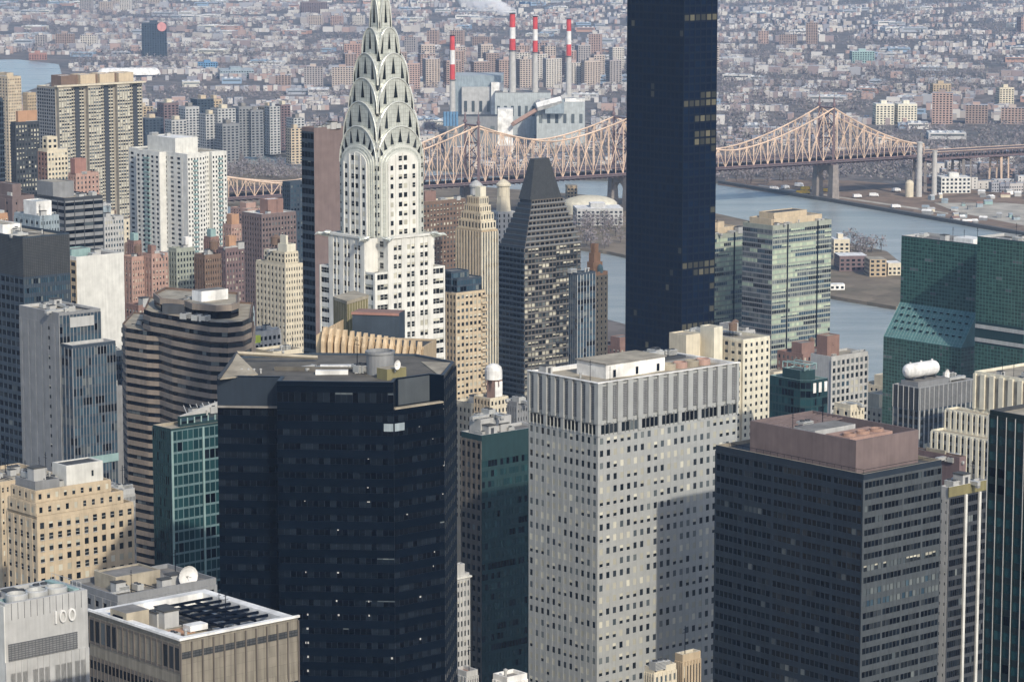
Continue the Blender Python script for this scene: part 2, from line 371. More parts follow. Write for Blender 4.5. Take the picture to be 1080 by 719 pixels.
SUBS['dish_antenna'] = [('dish', fb.mesh('dish'), (0,0,0))]
CLUT['dish_antenna'] = b.mesh('dish_antenna')
# ================================================================ SETTING
def sheet(name, pts, z, m, thick=0):
    b = MB()
    if thick: b.hull([(x,y,z-thick) for x,y in pts], [(x,y,z) for x,y in pts], m, bot=False)
    else: b.poly([(x,y,z) for x,y in pts], m)
    return setting(b.build(name))
def ground_mat(name, cols, scales=(.004, .05)):
    m = bpy.data.materials.new(name); n, l, p = nodes(m); p.inputs['Roughness'].default_value = .95; p.inputs['Specular IOR Level'].default_value = .1
    tc = n.new('ShaderNodeTexCoord')
    a = n.new('ShaderNodeTexNoise'); a.inputs['Scale'].default_value = scales[0]; a.inputs['Detail'].default_value = 8; a.inputs['Roughness'].default_value = .7
    v = n.new('ShaderNodeTexVoronoi'); v.inputs['Scale'].default_value = scales[1]
    l.new(tc.outputs['Object'], a.inputs['Vector']); l.new(tc.outputs['Object'], v.inputs['Vector'])
    cr = n.new('ShaderNodeValToRGB'); e = cr.color_ramp.elements
    while len(e) < len(cols): e.new(.5)
    for i, c in enumerate(cols): e[i].position = .32+.36*i/(len(cols)-1); e[i].color = (*c, 1)
    l.new(a.outputs[0], cr.inputs[0])
    mx = n.new('ShaderNodeMix'); mx.data_type = 'RGBA'; mx.blend_type = 'MULTIPLY'; mx.inputs['Factor'].default_value = .45
    bw = n.new('ShaderNodeRGBToBW'); l.new(v.outputs['Color'], bw.inputs[0]); l.new(cr.outputs[0], mx.inputs['A']); l.new(bw.outputs[0], mx.inputs['B']); l.new(mx.outputs['Result'], p.inputs['Base Color']); M[name] = m
ground_mat('city_ground', [(.16,.14,.13), (.24,.21,.19), (.17,.16,.15), (.32,.29,.26)])
ground_mat('dirt', [(.22,.15,.11), (.30,.22,.16), (.16,.13,.10)], (.02, .06))
ground_mat('island_ground', [(.20,.16,.12), (.27,.22,.16), (.13,.12,.08)], (.015, .05))
mat('seawall', (.10,.095,.085)); mat('asphalt', (.055,.055,.058), var=.2)
# river water: small ripples
m = bpy.data.materials.new('river_water'); n, l, p = nodes(m); M['river_water'] = m
p.inputs['Base Color'].default_value = (.13,.18,.20,1); p.inputs['Roughness'].default_value = .22; p.inputs['Specular IOR Level'].default_value = .5; p.inputs['IOR'].default_value = 1.33
tc = n.new('ShaderNodeTexCoord'); mp = n.new('ShaderNodeMapping'); mp.inputs['Scale'].default_value = (.05,.14,.1); mp.inputs['Rotation'].default_value = (0,0,.6)
a = n.new('ShaderNodeTexNoise'); a.inputs['Scale'].default_value = 1; a.inputs['Detail'].default_value = 7; a.inputs['Roughness'].default_value = .65
bp = n.new('ShaderNodeBump'); bp.inputs['Strength'].default_value = 1; bp.inputs['Distance'].default_value = 2.6
l.new(tc.outputs['Object'], mp.inputs[0]); l.new(mp.outputs[0], a.inputs['Vector']); l.new(a.outputs[0], bp.inputs['Height']); l.new(bp.outputs[0], p.inputs['Normal'])
a2 = n.new('ShaderNodeTexNoise'); a2.inputs['Scale'].default_value = 1; a2.inputs['Detail'].default_value = 5; mp2 = n.new('ShaderNodeMapping'); mp2.inputs['Rotation'].default_value = (0,0,.85); mp2.inputs['Scale'].default_value = (.004,.03,.1); l.new(tc.outputs['Object'], mp2.inputs[0]); l.new(mp2.outputs[0], a2.inputs['Vector'])
cr = n.new('ShaderNodeValToRGB'); cr.color_ramp.elements[0].color = (.25,.29,.29,1); cr.color_ramp.elements[1].color = (.35,.38,.37,1); cr.color_ramp.elements[0].position=.35; cr.color_ramp.elements[1].position=.65  # base colours lightened for the sky's reflection, varied in streaks
l.new(a2.outputs[0], cr.inputs[0]); l.new(cr.outputs[0], p.inputs['Base Color'])
b = MB(); XS = [-9000,-3000,-1000,0,1000,3000,9000]; YS = [-2500,0,1500,3000,5000,8000,18000]
for i in range(6):
    for j in range(6): b.poly([(XS[i],YS[j],0),(XS[i+1],YS[j],0),(XS[i+1],YS[j+1],0),(XS[i],YS[j+1],0)], 'city_ground')
setting(b.build('ground'))
# shorelines, measured and turned into metres
MAN = [(900,900),(600,1240),(400,1530),(235,1850),(60,2190),(-240,2640),(-560,3050),(-1050,3600),(-1700,4400)]
QNS = [(-1500,4850),(-1150,4480),(-800,4050),(-450,3610),(-150,3330),(40,3180)] + [ground(757,194), ground(880,214), ground(960,228), ground(1080,249), ground(1300,300), (1500,1800),(1900,1000)]
river = MAN[::-1] + QNS[::-1]
river = [(-1700,4400)] + QNS + MAN[:-1]
sheet('river', river, .05, 'river_water')
sheet('river_bay', [ground(-60,100), ground(22,99), ground(66,82), ground(62,68), ground(20,63), ground(-60,64)], .06, 'river_water')
ISL = [ground(640,268), ground(700,281), ground(800,300), ground(880,316), ground(945,327), ground(965,326), ground(975,312), ground(962,290), ground(935,268), ground(880,256), ground(800,238), ground(720,220), ground(640,210), (-80,3120), (-330,3370), (-640,3740), (-1000,4200), (-1250,4450), (-1200,4240), (-850,3700), (-420,3080), (-160,2800)]
sheet('island', ISL, 2.6, 'island_ground', 2.5)
b = MB()
for A, B in zip(QNS, QNS[1:]): b.obox(A, atan2(B[1]-A[1], B[0]-A[0]), 0, hypot(B[0]-A[0],B[1]-A[1]), -6, 0, 0, 3.2, 'seawall')
setting(b.build('seawall'))
lot = [ground(770,186,3), ground(757,192,3), ground(880,210,3), ground(960,224,3), ground(1080,244,3), ground(1200,262,3), ground(1200,212,3), ground(1000,196,3), ground(900,188,3)]
sheet('riverside_lot', lot, .4, 'dirt', .38)
mat('pale_gravel', (.42,.38,.31), var=.3, scale=.05)
sheet('gravel_yard', [ground(p_[0],p_[1],.4) for p_ in ((985,214),(1010,224),(1080,238),(1150,246),(1150,222),(1060,214))], .43, 'pale_gravel')
sheet('gravel_road', [ground(p_[0],p_[1],.4) for p_ in ((800,196),(880,208),(960,220),(1000,226),(1000,224.5),(962,218.5),(880,206.7),(800,194.8))], .46, 'pale_gravel')
# streets of the near side, mostly hidden between the towers
b = MB()
for k in range(-6, 9):
    A = (k*150*RD[0]-200, 300+k*150*RD[1]); b.obox(A, G+pi/2, -200, 2600 - k*110, -9, 9, .004, .02, 'asphalt')
setting(b.build('road'))
# ---------------------------------------------------------------- haze
m = bpy.data.materials.new('air'); m.use_nodes = True; n = m.node_tree.nodes; n.remove(n['Principled BSDF'])
v = n.new('ShaderNodeVolumePrincipled'); v.inputs['Color'].default_value = (.45,.66,1,1); v.inputs['Density'].default_value = 3.8e-5; v.inputs['Anisotropy'].default_value = -0.05
m.node_tree.links.new(v.outputs[0], n['Material Output'].inputs['Volume']); M['air'] = m
b = MB(); b.box(-9100,9100,-2600,18100,-1,380,'air'); b.build('haze')['kind'] = 'stuff'
# ---------------------------------------------------------------- bare winter trees
multi('bark', [(.12,.095,.08),(.15,.12,.095),(.10,.085,.075)])
multi('twigs', [(.23,.20,.20),(.28,.245,.25),(.20,.18,.185),(.23,.22,.20),(.21,.185,.195)])  # lavender tint of the far haze mixed into the twig colours
multi('evergreen', [(.04,.06,.03),(.06,.08,.04),(.05,.07,.045)])
def crown(r, n=46, w=4.2, h=5.5, z=7.5, m='twigs', s=1.1):
    b = MB()
    for i in range(n):
        a, e, q = r.uniform(0,2*pi), r.uniform(-1,1), r.uniform(.35,1)**.6
        cx, cy, cz = q*w*cos(a)*sqrt(1-e*e), q*w*sin(a)*sqrt(1-e*e), z+q*h*e*.9
        b.poly([(cx+r.uniform(-s,s), cy+r.uniform(-s,s), cz+r.uniform(-s,s)) for _ in range(3)], m)
    return b
def trunk(r):
    b = MB(); b.tube((0,0,0),(0,0,6),.35,'bark',6,.22,False)
    for i in range(5):
        a = r.uniform(0,2*pi); b.tube((0,0,3+i*.7),(2.8*cos(a),2.8*sin(a),6.5+i),.15,'bark',4,.05,False)
    return b
TREES = []
for i in range(5): q = random.Random(i); TREES.append((trunk(q).mesh('trunk'), crown(q, 70, z=7).mesh('crown')))
def tree(x, y, z, s, label, group):
    k = rnd.randrange(5); o = empty('bare_tree', (x,y,z), rnd.uniform(0,6), label, 'tree', group); o.scale = (s,s,s)
    for nm, me in zip(('trunk','crown'), TREES[k]): c = bpy.data.objects.new(nm, me); COL.objects.link(c); c.parent = o
def inside(pt_, poly):
    x, y = pt_; c = False; n = len(poly)
    for i in range(n):
        (a, b_), (c_, d) = poly[i], poly[i-1]
        if (b_ > y) != (d > y) and x < (c_-a)*(y-b_)/(d-b_)+a: c = not c
    return c
def woods(name, label, spots, m='twigs', n=14, s=1.7, w=5, h=4.5):
    q = random.Random(len(spots)); b = MB()
    for x, y, z, sc in spots:
        b.v_off = 0
        for i in range(n):
            a, e, t = q.uniform(0,2*pi), q.uniform(-.7,1), q.uniform(.3,1)
            cx, cy, cz = x+sc*t*w*cos(a), y+sc*t*w*sin(a), z+sc*(5.2+h*e*t)
            b.poly([(cx+q.uniform(-s,s)*sc, cy+q.uniform(-s,s)*sc, cz+q.uniform(-s,s)*sc) for _ in range(3)], m)
    o = b.build(name); tag(o, label, 'trees', None, 'stuff'); return o
# ---------------------------------------------------------------- the far borough
mat('house_brick', (.28,.17,.13), rnd_isl=.3); mat('dummy', (.3,.3,.3))
multi('house_walls', [(.44,.41,.39),(.30,.25,.24),(.54,.52,.50),(.36,.33,.31),(.27,.22,.22),(.49,.46,.42),(.52,.50,.47),(.33,.33,.35),(.38,.28,.25),(.24,.24,.27)])  # far walls lightened in colour, in place of thicker haze
multi('house_roofs', [(.27,.28,.31),(.46,.48,.50),(.16,.17,.19),(.49,.50,.51),(.33,.34,.36),(.27,.22,.22),(.47,.49,.50),(.22,.26,.33)])  # roof colours tinted bluish with the sky's reflection
multi('block_walls', [(.36,.27,.23),(.30,.23,.20),(.44,.37,.32),(.54,.50,.45),(.34,.31,.30),(.40,.29,.25)])
multi('shed_walls', [(.45,.44,.43),(.60,.58,.55),(.32,.34,.38),(.40,.25,.20),(.52,.50,.44),(.24,.32,.42)])
multi('shed_roofs', [(.62,.62,.60),(.40,.41,.42),(.30,.30,.31),(.72,.71,.68),(.34,.38,.42)])
MB.v_off = 0
def house_into(b, x, y, w, d, h, a, z0=0, wall='house_walls', roof='house_roofs'):
    c, s = cos(a), sin(a); q = [(x+c*u-s*v, y+s*u+c*v) for u, v in ((-w/2,-d/2),(w/2,-d/2),(w/2,d/2),(-w/2,d/2))]
    b.hull([(*p_,z0) for p_ in q], [(*p_,z0+h) for p_ in q], wall, cap=False, bot=False)
    b.poly([(*p_,z0+h) for p_ in q], roof)
WINH = 'glass_dark'
def house_thing(nm, label, x, y, w, d, h, a, group, kind='house'):
    b = MB(); house_into(b, 0,0,w,d,h,0)
    o = empty(nm, (x,y,0), a, label, kind, group); b.build('wall', o)
    r = MB(); r.box(-w/2-.15,w/2+.15,-d/2-.15,d/2+.15,h+.02,h+.35,'house_roofs'); r.box(-w*.3,-w*.3+.8,0,.8,h+.35,h+1.7,'house_brick'); r.build('roof', o)
    p_ = MB()
    for k in range(3):
        for f in range(int(h//3)):
            u = -w/2+w*(k+.5)/3; z_ = 1+f*3; p_.poly([(u-.6,-d/2-.05,z_),(u+.6,-d/2-.05,z_),(u+.6,-d/2-.05,z_+1.5),(u-.6,-d/2-.05,z_+1.5)], WINH)
    p_.build('window_panes', o)['kind'] = 'stuff'
q = random.Random(5)
houses, spots, sheds, blocks = [], [], [], []
def bay_ok(x, y):
    u, v = pj(x, y, 0); return not (u < 75 and 58 < v < 104)
PLANT = [(ground(462,152)), ground(622,152), ground(622,112), ground(462,112)]
DOME = ground(136, 81)
def far_ok(x, y, m=25):
    if y < 2500 or hypot((x-DOME[0])*.55, y-DOME[1]) < 60 and y < DOME[1]+25: return False
    if inside((x,y), river) or inside((x,y-m), river) or inside((x,y), lot) or inside((x,y), ISL) or inside((x,y), PLANT): return False
    u, v = pj(x, y, 8)
    return -25 < u < 1105 and v > -12 and bay_ok(x, y) and y > 3000
def qside(x, y):     # beyond the river
    for A, B in zip(QNS, QNS[1:]):
        if A[0] <= x <= B[0]: return y > A[1] + (B[1]-A[1])*(x-A[0])/(B[0]-A[0]) + 15
    return y > 4500
by = 2900
while by < 9300:
    bd = 62 if by < 5500 else 74; bx = -1700
    while bx < 1800:
        bw = q.uniform(120, 190); a = .26 + .5*sin(by*.0009+bx*.0012); t = q.random(); cx, cy = bx+bw/2, by+bd/2
        if abs(cx/cy) < .185 and qside(cx, cy):
            if t < .60:
                for row in (-.27, .27):
                    hr = q.choice((5.5,6.5,7.5,8.5))
                    u = -bw/2+8; big = q.random() < .10
                    while u < bw/2-8:
                        wd = q.uniform(5, 8.5) if not big else q.uniform(12, 22)
                        if q.random() < (.62 if t < .42 else .34):
                            x, y = cx+cos(a)*u-sin(a)*row*bd, cy+sin(a)*u+cos(a)*row*bd
                            if far_ok(x, y): houses.append((x, y, wd*.96, q.uniform(7,11), hr+q.choice((0,0,0,.4,1)) if not big else q.uniform(8,14), a))
                        u += wd
                for k in range(9): spots.append((cx+q.uniform(-bw/2,bw/2), cy+q.uniform(-6,6)))
            elif t < .78:
                for k in range(q.choice((1,2))):
                    x, y = cx+q.uniform(-40,40), cy+q.uniform(-8,8)
                    if far_ok(x, y, 45): sheds.append((x, y, q.uniform(20,60), q.uniform(18,40), q.uniform(5,9), a))
            elif t < .805:
                for k in range(3):
                    x, y = cx+(k-1)*45, cy+q.uniform(-10,10)
                    if far_ok(x, y, 40): blocks.append((x, y, q.uniform(18,34), q.uniform(13,18), q.choice((18,21,24,30,40)), a))
            else:
                for k in range(34): spots.append((cx+q.uniform(-bw/2,bw/2), cy+q.uniform(-bd/2,bd/2)))
        bx += bw+14
    by += bd+13
houses.sort(key=lambda h: h[1])
HL = 'small flat roofed house among the rows beyond the river'
for h in houses[:290]: house_thing('row_house', HL, *h, 'row houses beyond the river')
b = MB()
for h in houses[290:]: house_into(b, h[0], h[1], h[2], h[3], h[4], h[5])
tag(b.build('far_houses'), 'countless tiny houses spreading to the top of the view', 'houses', None, 'stuff')
sheds.sort(key=lambda h: h[1]); blocks.sort(key=lambda h: h[1])
def shed_thing(x, y, w, d, h, a):
    b = MB(); house_into(b, 0,0,w,d,h,0,0,'shed_walls','shed_roofs'); o = empty('warehouse', (x,y,0), a, 'low wide warehouse with a flat roof beyond the river', 'warehouse', 'warehouses beyond the river'); b.build('wall', o)
    r = MB()
    for k in range(int(w//9)): r.box(-w/2+4+k*9,-w/2+8+k*9,-d*.3,d*.3,h+.02,h+1.1,'shed_roofs')
    r.build('skylight', o)
    g = MB(); g.box(-w*.45,w*.45,-d/2-.2,-d/2-.02,h*.55,h*.8,'glass_grey'); g.build('window', o)
for h in sheds[:280]: shed_thing(*h)
if sheds[280:]:
    b = MB()
    for h in sheds[280:]: house_into(b, *h, 0, 'shed_walls', 'shed_roofs')
    tag(b.build('far_warehouses'), 'tiny low warehouses far off near the top edge of the view', 'warehouses', None, 'stuff')
def block_thing(nm, label, x, y, w, d, h, a, group, wall='block_walls', roof='house_roofs', cap=None, wn='glass_dark', nx=None, fl=3.0, z0=0, cat='apartment block', penthouse=True):
    o = empty(nm, (x,y,z0), a, label, cat, group); b = MB(); house_into(b,0,0,w,d,h,0,0,wall,roof); b.build('wall', o)
    nx = nx or max(3, int(w/4)); ny = max(2, int(d/4)); p_ = MB()
    for k in range(int(h/fl)):
        z_ = 1+k*fl
        for i in range(nx):
            u = -w/2+w*(i+.5)/nx; ww = w/nx*.28
            p_.poly([(u-ww,-d/2-.06,z_),(u+ww,-d/2-.06,z_),(u+ww,-d/2-.06,z_+fl*.55),(u-ww,-d/2-.06,z_+fl*.55)], wn)
        for i in range(ny):
            u = -d/2+d*(i+.5)/ny; ww = d/ny*.28
            p_.poly([(-w/2-.06,u+ww,z_),(-w/2-.06,u-ww,z_),(-w/2-.06,u-ww,z_+fl*.55),(-w/2-.06,u+ww,z_+fl*.55)], wn)
    p_.build('window_panes', o)['kind'] = 'stuff'
    if penthouse: r = MB(); r.box(-w*.18,w*.14,-d*.25,d*.2,h,h+4,cap or wall,cap or roof); r.build('penthouse', o)
    return o
for h in blocks[:140]: block_thing('apartment_block', 'mid-rise brick apartment block among the far houses', *h[:5], h[5], 'far apartment blocks')
# brown housing towers behind the power plant
for row, (Y, n, x0, x1) in enumerate([(4550,13,-150,260), (4750,12,-260,230), (4980,11,-200,330)]):
    for i in range(n):
        X = x0+(x1-x0)*i/(n-1)+q.uniform(-8,8); block_thing('housing_tower', 'brown brick housing tower in the long rows behind the striped chimneys', X, Y+q.uniform(-20,20), q.uniform(17,26), 16, q.uniform(36,44), .35, 'brown housing towers behind the power station', 'block_walls')
sp = [(x,y) for x, y in spots if far_ok(x, y)]
extra = []
for i in range(9000):
    y = q.uniform(3100, 5600); x = q.uniform(-.18,.18)*y
    if far_ok(x,y) and qside(x,y) and (sin(x*.006)+sin(y*.004+x*.003)) > -.1: extra.append((x,y))
for i in range(900):
    y = q.uniform(3150, 3800); x = q.uniform(-.14,.20)*y
    if qside(x,y) and not inside((x,y), lot) and not (465 < pj(x,y,0)[0] < 620 and 3455 < y < 3720): extra.append((x,y))
woods('bare_woodland', 'grey brown bare trees spread between the far houses', [(x,y,0,q.uniform(.8,1.4)) for x, y in sp+extra], n=10, s=2.0)
# bare trees one can tell apart: island and riverside
pool = []
def scatter(x0, x1, y0, y1, n, test):
    for i in range(n):
        px, py = q.uniform(x0,x1), q.uniform(y0,y1); g = ground(px, py, 3)
        if test(g): pool.append(g)
scatter(225,330,158,188,70, lambda g: inside(g, ISL)); scatter(130,240,128,150,30, lambda g: inside(g, ISL))
scatter(758,880,168,192,110, lambda g: qside(*g)); scatter(880,1080,150,190,110, lambda g: qside(*g) and not inside(g, lot))
scatter(880,950,254,272,26, lambda g: inside(g, ISL)); scatter(605,655,232,262,24, lambda g: inside(g, ISL))
for g in pool: tree(g[0], g[1], 2.6 if inside(g, ISL) else .4, q.uniform(.8,1.35), 'bare brown tree standing by the river', 'bare trees along the river')
scatter_s = []
for i in range(700):
    g = ground(q.uniform(215,335), q.uniform(150,190), 3)
    if inside(g, ISL): scatter_s.append((g[0],g[1],2.6,q.uniform(.7,1.2)))
for i in range(250):
    g = ground(q.uniform(880,1120), q.uniform(140,185), 3)
    if not inside(g, lot): scatter_s.append((g[0],g[1],.4,q.uniform(.7,1.2)))
woods('bare_thicket', 'dense brown thicket of bare trees behind the bridge', scatter_s, n=18, s=1.3)
# ---------------------------------------------------------------- the cantilever bridge
mat('bridge_tan', (.64,.48,.36), var=.22, scale=.06); mat('bridge_dark', (.17,.12,.125)); mat('deck', (.12,.095,.10)); mat('pier_stone', (.27,.24,.22), grid=(3,1.2,.06))
mat('pier_pale', (.42,.37,.32), grid=(3,1.2,.06))
BA = atan2(213, 348); BC, BS = cos(BA), sin(BA); T4 = (311, 2999)
br = empty('cantilever_bridge', (T4[0], T4[1], 0), BA, 'long tan steel truss bridge with spiked dark towers crossing the river', 'bridge')
TS = [0, -244, -408, -780]; DZ = 38
def topz(s):
    segs = [(116,0,49,90,0),(0,-244,54,90,1),(-244,-408,72,90,1),(-408,-780,47,90,1),(-780,-840,60,90,0)]
    for a, b_, lo, hi, both in segs:
        if b_ <= s <= a:
            L = a-b_; t = min(a-s, s-b_)/(L/2) if both else ((s-0)/L if a == 116 else (-780-s)/L)
            return lo+(hi-lo)*(1-t)**1.55
    return 50
for yo in (-12, 12):
    b = MB(); s = -840; i = 0; st = []
    while s < 116.1: st.append(s); s += 8.4464
    for t in TS:
        k = min(range(len(st)), key=lambda j: abs(st[j]-t)); st[k] = t
    for k, s in enumerate(st):
        z = topz(s); b.tube((s,yo,DZ),(s,yo,z),.45 if k % 2 else .6,'bridge_tan',4)
        if k < len(st)-1:
            s2 = st[k+1]; z2 = topz(s2); b.tube((s,yo,z),(s2,yo,z2),.8,'bridge_tan',4); b.tube((s,yo,DZ),(s2,yo,DZ),.9,'bridge_dark',4)
            tw = min(TS, key=lambda t: abs((s+s2)/2-t)); up = ((s+s2)/2 > tw) 
            if k % 2 == 0:
                if z > 66 and k < len(st)-2:
                    b.tube((s,yo,DZ),(s2,yo,(DZ+z2)/2+2),.38,'bridge_tan',4); b.tube((s2,yo,(DZ+z2)/2+2),(st[k+2],yo,topz(st[k+2])),.38,'bridge_tan',4)
                    b.tube((s,yo,z),(st[k+2],yo,DZ),.36,'bridge_tan',4)
                else: b.tube((s,yo,DZ),(s2,yo,z2),.38,'bridge_tan',4)
            elif z <= 66: b.tube((s,yo,z),(s2,yo,DZ),.38,'bridge_tan',4)
            b.tube((s,yo,DZ+5.5),(s2,yo,DZ+5.5),.35,'bridge_dark',4)
    b.build('truss', br)
b = MB()
s = -834
while s < 116: b.tube((s,-12,topz(s)),(s,12,topz(s)),.35,'bridge_tan',4); b.tube((s,-12,topz(s)),(s+24,12,topz(min(s+24,116))),.25,'bridge_tan',4); s += 23.9
b.build('cross_bracing', br)
b = MB(); b.box(-840,116,-11,11,DZ-2.2,DZ-.8,'deck'); b.box(-840,116,-10,10,DZ+5.8,DZ+6.6,'deck')
b.box(-840,116,-15.5,-12.9,DZ-1.5,DZ-.3,'deck'); b.box(-840,116,12.9,15.5,DZ-1.5,DZ-.3,'deck')
for k in range(159): b.box(-839+k*6,-838.5+k*6,-15.4,15.4,DZ-3.4,DZ-2.3,'bridge_dark')
b.build('deck', br)
b = MB()
for yo in (-15.4, -10.2, 10.2, 15.4):
    for k in range(318): b.box(-839+k*3,-838.8+k*3,yo-.1,yo+.1,DZ-.3 if abs(yo)>12 else DZ+6.6,DZ+1 if abs(yo)>12 else DZ+7.9,'bridge_dark')
    b.box(-839,116,yo-.12,yo+.12,DZ+1 if abs(yo)>12 else DZ+7.9,DZ+1.2 if abs(yo)>12 else DZ+8.1,'bridge_dark')
b.build('railing', br)
for t in TS:
    b = MB()
    for yo in (-12,12):
        b.tube((t,yo,DZ-4),(t,yo,92),1.5,'bridge_dark',4,1.2)
        b.lathe(t,yo,[(1.9,92),(1.9,93.5),(1.0,95),(.9,98),(.3,101),(.15,105)],'bridge_dark',8)
    for z0, z1 in ((46,60),(60,74),(74,90)): b.tube((t,-12,z0),(t,12,z1),.6,'bridge_dark',4); b.tube((t,12,z0),(t,-12,z1),.6,'bridge_dark',4); b.tube((t,-12,z1),(t,12,z1),.8,'bridge_dark',4)
    b.build('tower', br)
    for yo in (-13, 13):          # masonry legs and the arch that joins them
        p_ = MB(); p_.hull([(t-4.5,yo-4.2,0),(t+4.5,yo-4.2,0),(t+4.5,yo+4.2,0),(t-4.5,yo+4.2,0)], [(t-3,yo-3.2,DZ-4),(t+3,yo-3.2,DZ-4),(t+3,yo+3.2,DZ-4),(t-3,yo+3.2,DZ-4)], 'pier_stone'); p_.build('pier', br)
    a = MB(); n_ = 12; arc = [(-9.8*cos(pi*k/n_), 19+9.8*sin(pi*k/n_)) for k in range(n_+1)]
    for k in range(n_):
        (y0_,z0_),(y1_,z1_) = arc[k], arc[k+1]
        a.hull([(t-2.6,y0_,z0_),(t+2.6,y0_,z0_),(t+2.6,y1_,z1_),(t-2.6,y1_,z1_)], [(t-2.6,y0_,DZ-4.2),(t+2.6,y0_,DZ-4.2),(t+2.6,y1_,DZ-4.2),(t-2.6,y1_,DZ-4.2)], 'pier_stone')
    a.build('arch', br)
# approach viaduct
va = empty('viaduct', (T4[0]+116*BC, T4[1]+116*BS, 0), BA-.05, 'dark steel approach viaduct running right from the bridge end', 'viaduct')
b = MB(); b.box(.5,600,-11,11,33,34.5,'deck'); b.box(.5,600,-11,11,39,40,'deck'); 
for yo in (-11.5,11.5):
    b.tube((.5,yo,33),(600,yo,33),.7,'bridge_dark',4); b.tube((.5,yo,40.5),(600,yo,40.5),.36,'bridge_tan',4)
    for k in range(75): b.tube((k*8+1,yo,33),(k*8+5,yo,40.5),.4,'bridge_dark',4); b.tube((k*8+5,yo,40.5),(k*8+9,yo,33),.4,'bridge_dark',4)
b.build('deck', va)
for k in range(12):
    p_ = MB(); mm = 'bridge_tan' if k == 2 else 'pier_stone'; x = 3+k*48
    for yo in (-9,9): p_.tube((x,yo*1.15,0),(x,yo,33),2.2 if k != 2 else 1.2,mm,4,1.6); p_.tube((x+9,yo*1.15,0),(x+9,yo,33),1.0,mm,4,.9)
    p_.tube((x,-9,30),(x,9,30),1.2,mm,4); p_.tube((x+9,-9,30),(x+9,9,30),1.0,mm,4)
    p_.build('pier', va)
# ---------------------------------------------------------------- power station with striped chimneys
mat('stack_red', (.55,.065,.065), var=.15, streak=.22); mat('stack_white', (.70,.69,.67), var=.12, streak=.2); mat('stack_concrete', (.44,.43,.41)); mat('plant_blue', (.27,.32,.35), streak=.2); mat('plant_pale', (.40,.43,.43), streak=.2); mat('bright_blue', (.12,.24,.38)); mat('rust_orange', (.34,.22,.17))
CHL = {477:'shortest striped red and white chimney, left of the power station', 540:'leftmost of the three tall red and white chimneys', 564:'middle one of the three tall red and white chimneys', 600:'rightmost red and white chimney above the power station'}
for px, py, Y, r, bands, zb in ((477,38,3560,3.1,(38,53,68,84),0),(540.5,15,3600,3.7,(15,29,41,53),0),(564.5,18,3600,3.1,(18,31,43,55),0),(600,20,3600,3.0,(20.6,33,47,59),0)):
    X, _, z1 = pt(px, py, Y); o = empty('striped_chimney', (X,Y,0), 0, CHL[int(px)], 'chimney', 'striped power station chimneys')
    z = [zat(v, Y) for v in bands]
    b = MB(); b.lathe(0,0,[(r*1.5,0),(r*1.15,z[3]*.6),(r*1.02,z[3])],'stack_concrete',18); b.build('shaft', o)
    for i in range(3):
        b = MB(); b.lathe(0,0,[(r*(1.0-.03*(2-i)),z[i+1]+.01),(r*(.97-.03*(2-i)),z[i]-.01)],'stack_white' if i == 1 else 'stack_red',18); b.build('painted_band', o)
    b = MB(); b.lathe(0,0,[(r*1.35,z[3]-1),(r*1.35,z[3]-.2)],'dark_grey',18); b.build('gallery', o)
    b = MB(); b.lathe(0,0,[(r*1.02,z[0]),(r*1.02,z[0]+.8),(r*.7,z[0]+.8),(r*.7,z[0]-1)],'black_metal',18); b.build('rim', o)
def pbox(o, name, px0, px1, pyt, pyb, Y, dep, m, roof='roof_grey', z0=None, win=0, rot=0):
    X0 = pt(px0, pyt, Y)[0]; X1 = pt(px1, pyt, Y)[0]; z1 = zat(pyt, Y); z0 = max(0, zat(pyb, Y)) if z0 is None else z0
    b = MB(); b.box(X0-o.location.x, X1-o.location.x, Y-o.location.y, Y-o.location.y+dep, z0, z1, m, roof)
    w_ = b.build(name, o)
    for k in range(win):
        g = MB(); xw = X0+(X1-X0)*(k+.3)/win-o.location.x; g.box(xw, xw+(X1-X0)/win*.4, Y-o.location.y-.3, Y-o.location.y-.05, z0+(z1-z0)*.55, z0+(z1-z0)*.75, 'glass_grey'); g.build('window', w_)
    return w_
pp = empty('power_station', (*ground(540,150),0), 0, 'grey blue power station halls beneath the striped chimneys', 'power station')
pbox(pp,'boiler_hall',480,531,80,118,3640,60,'plant_blue','plant_pale',0)
pbox(pp,'hall_wall',487,519,92,118,3630,9.5,'pale_grey','plant_pale',0,4)
pbox(pp,'turbine_hall',518,531,87,112,3625,14,'roof_white','plant_pale',0)
pbox(pp,'turbine_hall',522,581,98,125,3590,45,'plant_pale','roof_grey',0,8)
pbox(pp,'boiler_house',566,617,108,150,3540,45,'plant_pale','pale_grey',0,6)
pbox(pp,'hopper',575,595,105,120,3530,9.5,'plant_blue','roof_dark')
pbox(pp,'boiler_house',596,617,104,118,3548,20,'roof_white','pale_grey')
pbox(pp,'silo_block',525,541,115,150,3480,18,'roof_white','roof_white',0)
pbox(pp,'low_hall',470,525,123,160,3470,30,'grey','roof_dark',0,5)
b = MB(); A = pt(541,131,3470); B = pt(566,116,3535); b.tube(tuple(A[i]-(pp.location[i]) for i in range(3)), tuple(B[i]-pp.location[i] for i in range(3)), 3, 'rust_orange', 4); b.build('conveyor', pp)
b = MB(); A = pt(566,113,3528); B = pt(592,106,3532); b.tube(tuple(A[i]-(pp.location[i]) for i in range(3)), tuple(B[i]-pp.location[i] for i in range(3)), 5, 'roof_white', 4); b.build('conveyor', pp)
for i in range(5):
    X, Y, _ = pt(469+i*3.2, 130, 3440); b = MB(); b.lathe(X-pp.location.x, Y-pp.location.y, [(1.6,zat(133,3440)),(1.6,zat(118,3440))], 'bright_blue', 10); b.build('blue_tank', pp)
